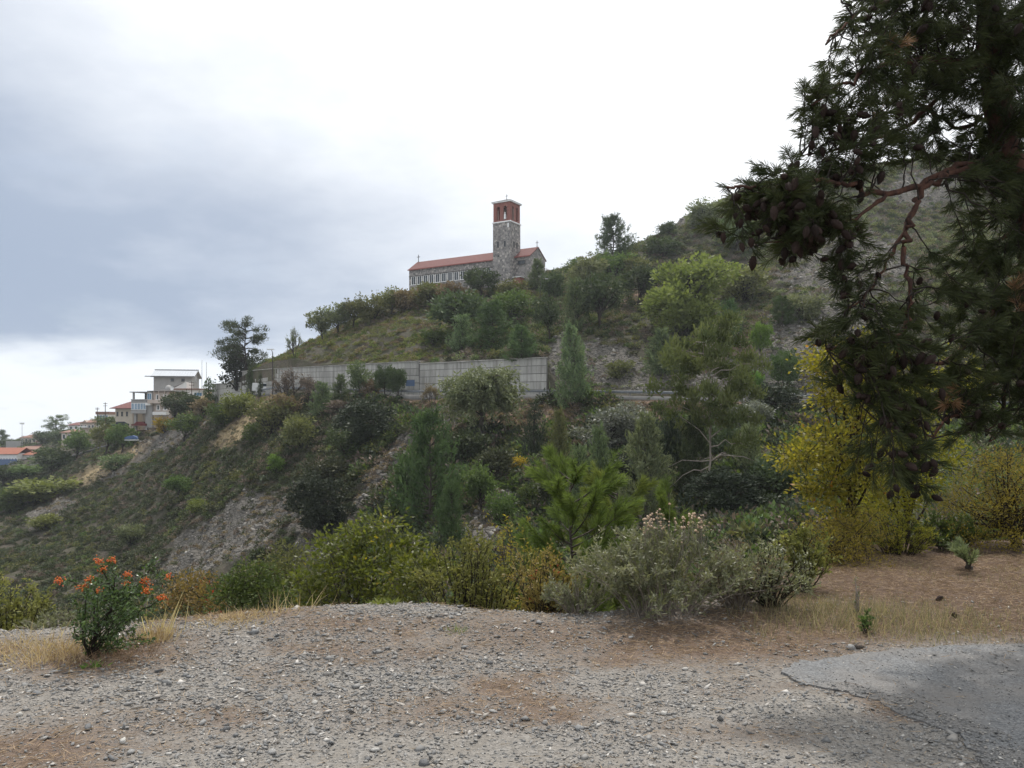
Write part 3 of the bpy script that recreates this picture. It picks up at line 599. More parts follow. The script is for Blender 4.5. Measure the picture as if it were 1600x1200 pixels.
def window(parent, x, z, w, h, y=0.0, face='-y', pane='glass', frame='trim_white', bars=1, fw=0.09):
    """frame standing proud of the wall, with sill and a pane set back in it"""
    def T(m):
        v = []
        for a, b, c in m.v:
            v.append({'-y': (x+a, y+b, z+c), '+x': (y-b, x+a, z+c), '-x': (y+b, x-a, z+c)}[face])
        m.v = v; return m
    f = MB(); f.box(-w/2-fw, -w/2, -0.07, 0, 0, h); f.box(w/2, w/2+fw, -0.07, 0, 0, h); f.box(-w/2-fw, w/2+fw, -0.07, 0, h, h+fw); f.box(-w/2-fw*1.6, w/2+fw*1.6, -0.14, 0, -fw, 0)
    for k in range(bars): xx = -w/2 + w*(k+1)/(bars+1); f.box(xx-0.03, xx+0.03, -0.05, -0.012, 0, h)
    fo = T(f).build('window', M[frame], parent); p = MB(); p.box(-w/2, w/2, -0.02, -0.004, 0.0, h); T(p).build('pane', M[pane], fo); return fo
def door(parent, x, z, w, h, y=0.0, mat='frame_dark'):
    d = MB().box(x-w/2-.06, x+w/2+.06, y-0.06, y, z, z+h+.06).build('door', M['trim_white'], parent)
    MB().box(x-w/2, x+w/2, y-0.075, y-0.062, z+.02, z+h).build('leaf', M[mat], d)
def hip_roof(m, x0, x1, y0, y1, z, h, ov=0.4, t=0.12, ridge=0.35):
    x0 -= ov; x1 += ov; y0 -= ov; y1 += ov; w = (y1-y0)/2; ym = (y0+y1)/2; a = min(w, (x1-x0)/2 - 0.02); r0 = (x0+a, ym, z+h); r1 = (x1-a, ym, z+h)
    B = [(x0,y0,z),(x1,y0,z),(x1,y1,z),(x0,y1,z)]; Bl = [(p[0],p[1],z-t) for p in B]
    m.poly([B[0],B[1],r1,r0]); m.poly([B[1],B[2],r1]); m.poly([B[2],B[3],r0,r1]); m.poly([B[3],B[0],r0])
    for i in range(4): j = (i+1)%4; m.poly([Bl[i],Bl[j],B[j],B[i]])
    m.poly(Bl[::-1]); return m
def gable_roof(m, x0, x1, y0, y1, z, h, ov=0.3, t=0.14, ovx=None):      # ridge along x
    ovx = ov if ovx is None else ovx; ym = (y0+y1)/2; s = h / ((y1-y0)/2); zo = z - ov*s
    A = [(y0-ov, zo), (ym, z+h), (y1+ov, zo)]
    pts = [(x0-ovx, a, b) for a, b in A] + [(x0-ovx, a, b-t) for a, b in A[::-1]]; m.prism(pts, (x1-x0+2*ovx, 0, 0)); return m
def gable_wall(m, x0, x1, y0, y1, z0, z, h):
    m.prism([(x0,y0,z0),(x0,y1,z0),(x0,y1,z),(x0,(y0+y1)/2,z+h),(x0,y0,z)], (x1-x0,0,0)); return m
def cross(parent, x, y, z, s=1.0):
    m = MB(); m.box(x-.035*s, x+.035*s, y-.035*s, y+.035*s, z, z+1.1*s); m.box(x-.28*s, x+.28*s, y-.03*s, y+.03*s, z+.72*s, z+.79*s); m.tube([(x,y,z),(x,y,z+.12*s),(x,y,z+.2*s)], [.02*s,.11*s,.02*s], 8)
    return m.build('cross', M['iron'], parent)
def belfry_face(m, axis, fixed, a0, a1, z0, z1, th, openings, sill, spring, inward):
    """wall with arched openings cut right through; (axis 'x': runs along x at y = fixed)"""
    def P(a, d, z): return (a, fixed + inward*d, z) if axis == 'x' else (fixed + inward*d, a, z)
    edges = [a0, a1]
    for c, w in openings: edges += list(c + np.cos(np.linspace(math.pi, 0, 9)) * w/2)
    edges = sorted(edges)
    for e0, e1 in zip(edges[:-1], edges[1:]):
        mid = (e0+e1)/2; o = [(c, w) for c, w in openings if abs(mid-c) < w/2]
        if not o: spans = [(z0, z0, z1, z1)]
        else:
            c, w = o[0]; zz = lambda e: spring + math.sqrt(max(0, (w/2)**2 - (e-c)**2)); spans = [(z0, z0, sill, sill), (zz(e0), zz(e1), z1, z1)]
        for b0, b1, t0, t1 in spans:
            q = [P(e0,0,b0), P(e1,0,b1), P(e1,0,t1), P(e0,0,t0)]; off = tuple(np.subtract(P(e0,th,b0), P(e0,0,b0))); m.prism(q, off)
def church():
    c = empty('church', at(797, 449, 170.0), -R(31)); tag(c, 'grey stone church with red roof and tall bell tower on the hilltop', 'church')
    x0, x1, y0, y1, ze, za = -28.0, 3.7, 2.0, 8.4, 6.7, 8.85
    m = MB(); gable_wall(m, x0, x1, y0, y1, -3.0, ze, za-ze); m.build('nave_wall', M['rubble_stone'], c)
    r = gable_roof(MB(), x0, x1, y0, y1, ze+.1, za-ze, 0.35, 0.16, 0.15).build('nave_roof', M['red_tiles'], c)
    MB().box(x0-.15, x1+.15, y0-.42, y0-.34, ze-.32, ze-.08).build('gutter', M['red_paint'], r)
    MB().box(x0+2.2, x0+11, y0-.05, y0-.003, -3.0, 2.6).build('red_plinth', M['red_paint'], c)
    tr = MB(); tr.box(x0, -4.4, y0-.10, y0-.003, 4.95, 5.12); tr.build('window_hood', M['frame_dark'], c)
    x = x0 + 1.3
    while x < -5.0: window(c, x, 3.15, 1.05, 1.75, y0, '-y', 'glass', 'trim_white', 1, 0.13); x += 1.68
    window(c, 1.6, 5.0, 1.6, 0.7, y0, '-y', 'glass', 'frame_dark', 1, 0.1)
    window(c, 5.2, 2.9, 1.3, 1.4, x1, '+x', 'glass', 'trim_white', 1, 0.2)
    cn = MB(); cn.box(x1, x1+1.1, 4.2, 6.3, 4.55, 4.75); cn.build('canopy', M['trim_white'], c)
    pk = MB(); pk.box(0.6, 2.2, y0-1.6, y0-.06, 0.0, 2.0); pk.build('porch', M['red_paint'], c); MB().box(0.4,2.4,y0-1.8,y0-.06,2.02,2.16).build('porch_roof', M['trim_white'], c)
    cross(c, x0+.2, (y0+y1)/2, za+.1, 1.5); cross(c, x1-.2, (y0+y1)/2, za+.1, 1.2)
    # tower: stone shaft, white string course, brick belfry with arched openings, tiled pyramid roof
    s = 4.2; zb, zt = 13.7, 17.9
    t = MB(); t.box(-s, 0, 0, s, -3.0, zb); tw = t.build('bell_tower', M['rubble_stone'], c)
    MB().box(-s-.16, .16, -.16, s+.16, zb+.002, zb+.24).build('string_course', M['trim_white'], tw)
    b = MB(); z0 = zb + .242; op = [(-s*.70, .82), (-s*.30, .82)]; opy = [(s*.30, .82), (s*.70, .82)]; th = .38
    belfry_face(b, 'x', .06, -s+.06, -.06, z0, zt, th, op, z0+.35, zt-1.15, 1); belfry_face(b, 'x', s-.06, -s+.06, -.06, z0, zt, th, op, z0+.35, zt-1.15, -1)
    belfry_face(b, 'y', -.06, .06+th, s-.06-th, z0, zt, th, opy, z0+.35, zt-1.15, -1); belfry_face(b, 'y', -s+.06, .06+th, s-.06-th, z0, zt, th, opy, z0+.35, zt-1.15, 1)
    b.build('belfry', M['red_brick'], tw)
    MB().box(-s-.22, .22, -.22, s+.22, zt+.002, zt+.26).build('cornice', M['trim_white'], tw)
    rf = MB(); cx, cy = -s/2, s/2; B = [(-s-.32,-.32,zt+.262),(.32,-.32,zt+.262),(.32,s+.32,zt+.262),(-s-.32,s+.32,zt+.262)]; top = (cx,cy,zt+1.15)
    for i in range(4): rf.poly([B[i], B[(i+1)%4], top])
    rf.poly(B[::-1]); rf.build('tower_roof', M['dark_tiles'], tw); cross(tw, cx, cy, zt+1.1, 1.0)
    bell = MB(); bell.tube([(cx,cy,z0+2.7),(cx,cy,z0+2.55),(cx,cy,z0+2.1),(cx,cy,z0+1.7),(cx,cy,z0+1.6)], [.08,.28,.36,.55,.6], 12); bell.box(cx-1.9,cx+1.9,cy-.07,cy+.07,z0+2.7,z0+2.85); bell.build('bell', M['bronze'], tw)
    st = MB(); st.tube([(-s*.30,.02,z0+.36),(-s*.30,.02,z0+.9),(-s*.30,.02,z0+1.35),(-s*.30,.02,z0+1.5),(-s*.30,.02,z0+1.72),(-s*.30,.02,z0+1.9)], [.26,.22,.20,.10,.15,.04], 8); st.build('white_statue', M['trim_white'], tw)
    pn = MB().box(-.62,-.30,-.06,-.003,zb-1.15,zb-.25).build('wall_plate', M['trim_white'], tw)
    for k in (-s*.70, -s*.30): window(tw, k, 8.6, .36, 1.15, 0, '-y', 'glass', 'concrete_dark', 0, .07)
    for k in (s*.36, s*.66): window(tw, k, 8.6, .36, 1.15, 0, '+x', 'glass', 'concrete_dark', 0, .07)
    window(tw, -s*.66, 6.6, .28, .35, 0, '-y', 'glass', 'concrete_dark', 0, .05)
church()

def house(px, py, D, rz, label, group=None, name='house'):
    e = empty(name, at(px, py, D), rz); tag(e, label, 'house', group); return e
U = lambda px, D: px / FPX * D          # a length seen as px at distance D
def main_house():
    D = 226.0; u = U(1, D); e = house(205, 664, D, R(-6), 'three storey cream house with blue glazed bay and open roof terrace', name='apartment_house')
    def bx(a0, a1, b0, b1, y0, y1): return MB().box(a0*u, a1*u, y0, y1, -b1*u, -b0*u) if False else MB().box(a0*u, a1*u, y0, y1, b0*u, b1*u)
    # px offsets from 205, heights above py 664
    bx(0, 25, 19, 38.5, 0, 9).build('wall', M['plaster_grey'], e)
    bx(3, 7, -8, 18.9, .4, 1.1).build('pillar', M['plaster_grey'], e); bx(22, 25, -8, 18.9, .4, 1.1).build('pillar', M['plaster_grey'], e)
    bx(2, 25, -8, 18.9, 5, 9).build('garage_wall', M['plaster_tan'], e)
    for k in range(5): window(e, (2.6+k*4.9)*u, 24.5*u, 3.7*u, 9*u, 0, '-y', 'glass_blue', 'trim_white', 1, .12)
    bx(-.6, 25.6, 18.0, 19.2, -.5, 9.1).build('floor_slab', M['plaster_grey'], e)
    bx(0, 25, 38.6, 40.2, -.2, 9).build('terrace_slab', M['plaster_grey'], e)
    bx(2, 4, 40.3, 50.6, .1, .6).build('pillar', M['plaster_grey'], e); bx(10.6, 25, 40.3, 50.6, 3.5, 8.8).build('terrace_wall', M['plaster_tan'], e)
    door(e, 14*u, 40.4*u, 1.0, 1.7, 3.5)
    bx(-1, 25.4, 50.7, 52.0, -.6, 9.2).build('roof_slab', M['plaster_grey'], e)
    bx(25.05, 34, -4, 53.5, .3, 9).build('stair_wall', M['plaster_grey'], e); window(e, 29*u, 40*u, 6.5*u, 9*u, .3, '-y', 'glass_blue', 'trim_white', 1, .1)
    bx(25.1, 33.9, 30.5, 34.5, -.7, .29).build('balcony', M['plaster_white'], e)
    bx(34.05, 60, -4, 52.6, .8, 9).build('wall', M['plaster_pink'], e)
    bx(29.5, 60.5, 33.5, 39, -.9, .79).build('balcony', M['plaster_pink'], e); bx(38, 60.5, 15.5, 20.5, -.9, .79).build('balcony', M['plaster_white'], e)
    for a, b in ((41,40),(53,40),(42,24),(53.5,24)): window(e, a*u, b*u, 2.9*u, 6.5*u, .8, '-y', 'glass', 'trim_white', 0, .22)
    for a in (39.5, 47, 57): bx(a-.35, a+.35, 39.05, 52.5, -.75, -.6).build('column', M['plaster_pink'], e)
    hip_roof(MB(), 34.3*u, 60*u, .8, 9, 52.9*u, 4.2*u, .9, .12).build('roof', M['dark_tiles'], e)
    dm = MB(); c0 = np.array((49*u, 4.0, 55*u)); dm.tube([c0, c0+(0,0,2*u), c0+(0,0,5*u), c0+(0,0,7.5*u), c0+(0,0,8.2*u)], [6.5*u,6.3*u,5*u,2.5*u,.2*u], 12); dm.build('dome', M['plaster_grey'], e, True)
    sg = MB(); sg.tube([(58.5*u,3,55*u),(58.5*u,3,58*u)], [.05,.05], 6); sg.tube([(58.5*u,2.9,57.5*u),(58.5*u,2.75,57.6*u)], [.1,.55], 12); sg.build('satellite_dish', M['trim_white'], e)
main_house()
def red_house():
    D = 236.0; u = U(1, D); e = house(180, 656, D, R(-10), 'cream house with red hipped roof left of the blue glazed bay', name='house')
    MB().box(0, 30*u, 0, 9, -3, 17.6*u).build('wall', M['plaster_cream'], e); hip_roof(MB(), 0, 30*u, 0, 9, 18.2*u, 12.5*u, 1.1, .15).build('roof', M['red_tiles'], e)
    for a in (4, 12, 20.5): window(e, a*u, 6*u, 2.2*u, 6.2*u, 0, '-y', 'glass', 'frame_dark', 0, .1)
    MB().box(-.9, -.2, 1, 6, 6*u, 7*u).build('balcony', M['plaster_white'], e)
red_house()
def upper_house():
    D = 262.0; u = U(1, D); e = house(240, 602, D, R(8), 'grey house with pale metal gable roof above the other houses', name='house'); w = 58*u
    gable_wall(MB(), 0, w, 0, 9, -4, 15.0*u, 10*u).build('wall', M['plaster_grey'], e)
    gable_roof(MB(), 0, w, 0, 9, 15.3*u, 10*u, .9, .14, .8).build('roof', M['metal_sheet'], e)
    MB().box(-.9, w+.9, 4.3, 4.7, 25.1*u, 26.2*u).build('ridge_cap', M['frame_dark'], e); MB().box(-2.4, w+.9, -1.15, -.95, 13.2*u, 14.4*u).build('gutter', M['frame_dark'], e)
    for a in (28, 44): window(e, a*u, 6.4*u, 4.2*u, 4*u, 0, '-y', 'glass', 'frame_dark', 2, .08)
    window(e, 4.5, 8*u, 1.2, 1.3, w, '+x', 'glass', 'trim_white', 1, .1)
upper_house()
def white_house():
    D = 240.0; u = U(1, D); e = house(272, 648, D, R(4), 'white flat roofed house with teal window behind dark trees', name='house')
    MB().box(0, 46*u, 0, 8, -3, 39*u).build('wall', M['plaster_white'], e); MB().box(-.4, 46.5*u, -.5, 8.2, 39.1*u, 41*u).build('roof_slab', M['brown_tiles'], e)
    window(e, 36.5*u, 29.5*u, 11.5*u, 5*u, 0, '-y', 'glass_blue', 'trim_white', 2, .1); window(e, 12*u, 24*u, 6*u, 7*u, 0, '-y', 'glass', 'trim_white', 1, .1); window(e, 36*u, 14*u, 5*u, 8*u, 0, '-y', 'glass', 'trim_white', 1, .1)
    r = MB(); r.prism([(-3*u, .6, 41.1*u), (18*u, .6, 41.1*u), (18*u, .6, 51*u), (15.5*u, .6, 51*u)], (0, 5.5, 0)); r.build('stair_tower', M['plaster_white'], e); MB().prism([(-4.5*u,.4,41.3*u),(15.3*u,.4,51.2*u),(15.3*u,.4,52*u),(-4.5*u,.4,42.1*u)], (0,6,0)).build('lean_to_roof', M['plaster_grey'], e)
white_house()
def village():
    def simple(px0, px1, pyt, pyb, D, roofh, roof, wall, label, rz=0.0, nw=3, winh=.45, depth=9.0, name='house', hip=True, extra=None):
        u = U(1, D); e = house(px0, pyb, D, rz, label, None, name); w = (px1-px0)*u; h = (pyb-pyt)*u
        MB().box(0, w, 0, depth, -6, h).build('wall', M[wall], e); (hip_roof if hip else gable_roof)(MB(), 0, w, 0, depth, h+.12, roofh*u, .6, .14).build('roof', M[roof], e)
        for k in range(nw): window(e, w*(k+.5)/nw, h*.32, min(1.5, w/nw*.5), h*winh, 0, '-y', 'glass', 'trim_white', 0, .12)
        if extra: extra(e, u, w, h)
        return e
    def band(e, u, w, h): MB().box(-.1, w+.1, -1.6, -.09, -6, h*.42).build('awning', M['shade_blue'], e)
    simple(-14, 25.5, 709, 724, 330, 8.5, 'orange_tiles', 'plaster_white', 'long white building with orange roof and blue shaded ground floor', R(3), 9, .18, 12, 'long_building', False, lambda e,u,w,h: (band(e,u,w,h)))
    simple(27, 52, 711, 726, 335, 4.5, 'orange_tiles', 'plaster_white', 'small white house with orange roof beside the long white building', R(-5), 2)
    simple(33, 78, 702, 712, 365, 4, 'brown_tiles', 'plaster_grey', 'long low grey shed with faded roof in the village', R(2), 6, .3, 10, 'shed', False)
    simple(56, 79, 690.5, 698, 395, 5, 'red_tiles', 'plaster_tan', 'small house with red roof, upper of two behind the grey shed', R(-4), 2)
    simple(57, 80, 697, 705, 380, 5, 'red_tiles', 'plaster_cream', 'small house with red roof, lower of two behind the grey shed', R(5), 2)
    simple(32, 58, 684, 693, 430, 5.5, 'brown_tiles', 'plaster_cream', 'cream house with brown roof beside the floodlight mast', R(-6), 4)
    simple(96, 119, 676, 690, 350, 5.2, 'brown_tiles', 'plaster_pink', 'pinkish village house with dull roof just left of the stone house', R(4), 3)
    simple(107, 122, 664.5, 673, 390, 4.5, 'red_tiles', 'plaster_white', 'white house with small red roof below the stone house', R(8), 2)
    def balc(e, u, w, h): MB().box(w*.05, w*.6, -1.3, -.01, h*.35, h*.52).build('balcony', M['trim_white'], e); MB().prism([(w*.15,-.2,h+.1),(w*.5,-.2,h+.1),(w*.325,-.2,h+4.2*u)], (0,2.5,0)).build('gable', M['plaster_tan'], e)
    simple(125, 150, 660.5, 672, 330, 5.5, 'brown_tiles', 'plaster_tan', 'tan stone house with pointed gable and white balcony', R(-8), 4, .35, 10, 'house', True, balc)
    D = 300.0; u = U(1, D); e = house(151, 662, D, R(5), 'pale glazed building with red parapet between two dark poles', name='house'); w = 17.5*u
    MB().box(0, w, 0, 8, -4, 14.5*u).build('wall', M['plaster_white'], e); MB().box(-.3, w+.3, -.3, 8.2, 14.6*u, 18.8*u).build('parapet', M['brown_tiles'], e)
    for k in range(4): window(e, w*(k+.5)/4, 5*u, 2.6*u, 8*u, 0, '-y', 'glass_blue', 'trim_white', 0, .1)
    w_ = MB(); p = at(9, 696, 400); w_.box(p[0], p[0]+7, p[1], p[1]+.5, p[2]-4, p[2]+2.2); o = w_.build('yard_wall', M['plaster_grey']); tag(o, 'plain grey yard wall left of the floodlight mast', 'wall')
village()
def pole(name, label, px, pyt, pyb, D, r, mat, top=None, cat='pole', group=None):
    p = at(px, pyb, D); h = (pyb - pyt) / FPX * D; e = empty(name, p); tag(e, label, cat, group)
    MB().tube([(0,0,-1.5),(0,0,h*.5),(0,0,h)], [r, r*.9, r*.7], 8).build('shaft', M[mat], e)
    if top: top(e, h)
    return e
def arms(e, h):
    for k in (.97, .91): m = MB().box(-.7,.7,-.05,.05,h*k-.06,h*k+.06); b = m.build('crossarm', M['wood_pole'], e)
    for x in (-.6,-.2,.2,.6): MB().tube([(x,0,h*.97+.06),(x,0,h*.97+.14),(x,0,h*.97+.26)], [.03,.07,.03], 6).build('insulator', M['trim_white'], e)
pole('utility_pole', 'tall dark utility pole in front of the glazed building', 164.5, 629, 686, 270, .16, 'wood_pole', arms, group='utility poles')
pole('utility_pole', 'shorter dark utility pole at the left end of the glazed building', 152, 637, 664, 290, .15, 'wood_pole', arms, group='utility poles')
pole('utility_pole', 'dark utility pole in front of the white flat roofed house', 299.5, 596, 660, 218, .13, 'wood_pole', arms, group='utility poles')
pole('flag_pole', 'left of two thin pale masts right of the metal roofed house', 315.5, 564, 620, 240, .09, 'pole_pale', lambda e, h: MB().tube([(0,0,h),(0,0,h+.1),(0,0,h+.22)], [.05,.11,.02], 8).build('finial', M['pole_pale'], e), 'mast', 'pale masts')
pole('flag_pole', 'right and shorter of two thin pale masts by the metal roofed house', 322.5, 567, 620, 240, .09, 'pole_pale', lambda e, h: MB().tube([(0,0,h),(0,0,h+.1),(0,0,h+.22)], [.05,.11,.02], 8).build('finial', M['pole_pale'], e), 'mast', 'pale masts')
def flood(e, h):
    MB().box(-1.1,1.1,-.12,.12,h-.1,h+.1).build('lamp_bar', M['pole_pale'], e)
    for x in (-.85,-.28,.28,.85): MB().box(x-.24,x+.24,-.3,.02,h+.12,h+.62).build('floodlight', M['trim_white'], e)
pole('floodlight_mast', 'thin pale floodlight mast standing above the village roofs', 34.5, 662.5, 700, 400, .13, 'pole_pale', flood, 'lamp')
def lamp(e, h):
    MB().tube([(0,0,h),(0,-.5,h+.35),(0,-1.4,h+.45)], [.06,.05,.04], 6).build('arm', M['pole_dark'], e); MB().box(-.6,.6,-1.7,-1.1,h+.40,h+.56).build('lamp_head', M['trim_white'], e)
pole('street_lamp', 'dark street lamp post with pale head beside the stepped wall', 426, 551, 622, 151, .11, 'pole_dark', lamp, 'street lamp')
def lamp2(e, h):
    MB().tube([(0,0,h),(.3,-.2,h+.3),(1.1,-.4,h+.45)], [.05,.04,.035], 6).build('arm', M['pole_dark'], e); MB().box(.9,1.5,-.52,-.28,h+.38,h+.52).build('lamp_head', M['pole_pale'], e)
pole('street_lamp', 'thin dark lamp post on the slope just right of the church tower', 844, 440, 486, 152, .08, 'pole_dark', lamp2, 'street lamp')
pole('utility_pole', 'slender pale pole behind the lamp post right of the church', 856.5, 441, 480, 158, .07, 'pole_pale', lambda e, h: MB().box(-.4,.4,-.04,.04,h-.3,h-.2).build('crossarm', M['pole_pale'], e), 'pole')
def car(px, py, D, rz, mat, label, L=4.2, H=1.45, van=False, name='parked_car'):
    e = empty(name, at(px, py, D), rz); tag(e, label, 'van' if van else 'car')
    if van: prof = [(-.5,.22),(.48,.22),(.5,.5),(.42,.62),(.3,.98),(.2,1.0),(-.48,1.0),(-.5,.6)]
    else: prof = [(-.5,.22),(.5,.22),(.5,.5),(.3,.6),(.16,.97),(-.22,1.0),(-.4,.66),(-.5,.6)]
    b = MB(); b.prism([(x*L, -.85, z*H) for x, z in prof], (0, 1.7, 0)); b.build('body', M[mat], e)
    MB().box(-.2*L, .2*L, -.87, -.852, .64*H, .92*H).build('side_window', M['glass'], e)
    for x in (-.32, .32): w = MB().tube([(x*L,-.88,.3),(x*L,-.70,.3)], [.31,.31], 12); wo = w.build('wheel', M['tyre'], e); MB().tube([(x*L,-.90,.3),(x*L,-.885,.3)], [.01,.17], 10).build('rim', M['pole_pale'], wo)
    return e
car(188, 667, 222, R(200), 'car_dark', 'dark parked car beside the open garage')
car(219, 667, 226.5, R(180), 'car_red', 'red car parked inside the open garage')
car(414, 614, 166, R(10), 'car_white', 'white van on the road by the stepped wall', 4.8, 2.0, True, 'van')
def tarp():
    e = empty('tarpaulin', at(206, 690, 205), R(8)); tag(e, 'blue tarpaulin over a white trailer on the rubble edge', 'trailer')
    MB().box(-1.5,1.5,-.8,.8,.3,.5).build('trailer_bed', M['trim_white'], e); m = MB(); m.prism([(-1.6,-.7,.64),(1.4,-.7,.64),(1.2,-.6,1.2),(.3,-.55,1.5),(-.8,-.6,1.35),(-1.5,-.6,1.05)], (0,1.35,.05)); m.build('tarp', M['tarp_blue'], e)
    for x in (-1.1, 1.1): MB().tube([(x,-.86,.2),(x,-.72,.2)], [.22,.22], 10).build('wheel', M['tyre'], e)
tarp()
def board():
    p = at(641, 612, 125.0); e = empty('notice_board', p, R(-5)); tag(e, 'small blue notice board on two posts before the concrete wall', 'sign')
    MB().box(-.68,.68,-.03,.03,.85,1.75).build('panel', M['board_blue'], e); MB().box(-.74,.74,-.04,-.032,1.75,1.83).build('rim', M['galvanised'], e)
    for x in (-.5,.5): MB().tube([(x,.06,-.6),(x,.06,1.7)], [.04,.04], 6).build('post', M['galvanised'], e)
board()
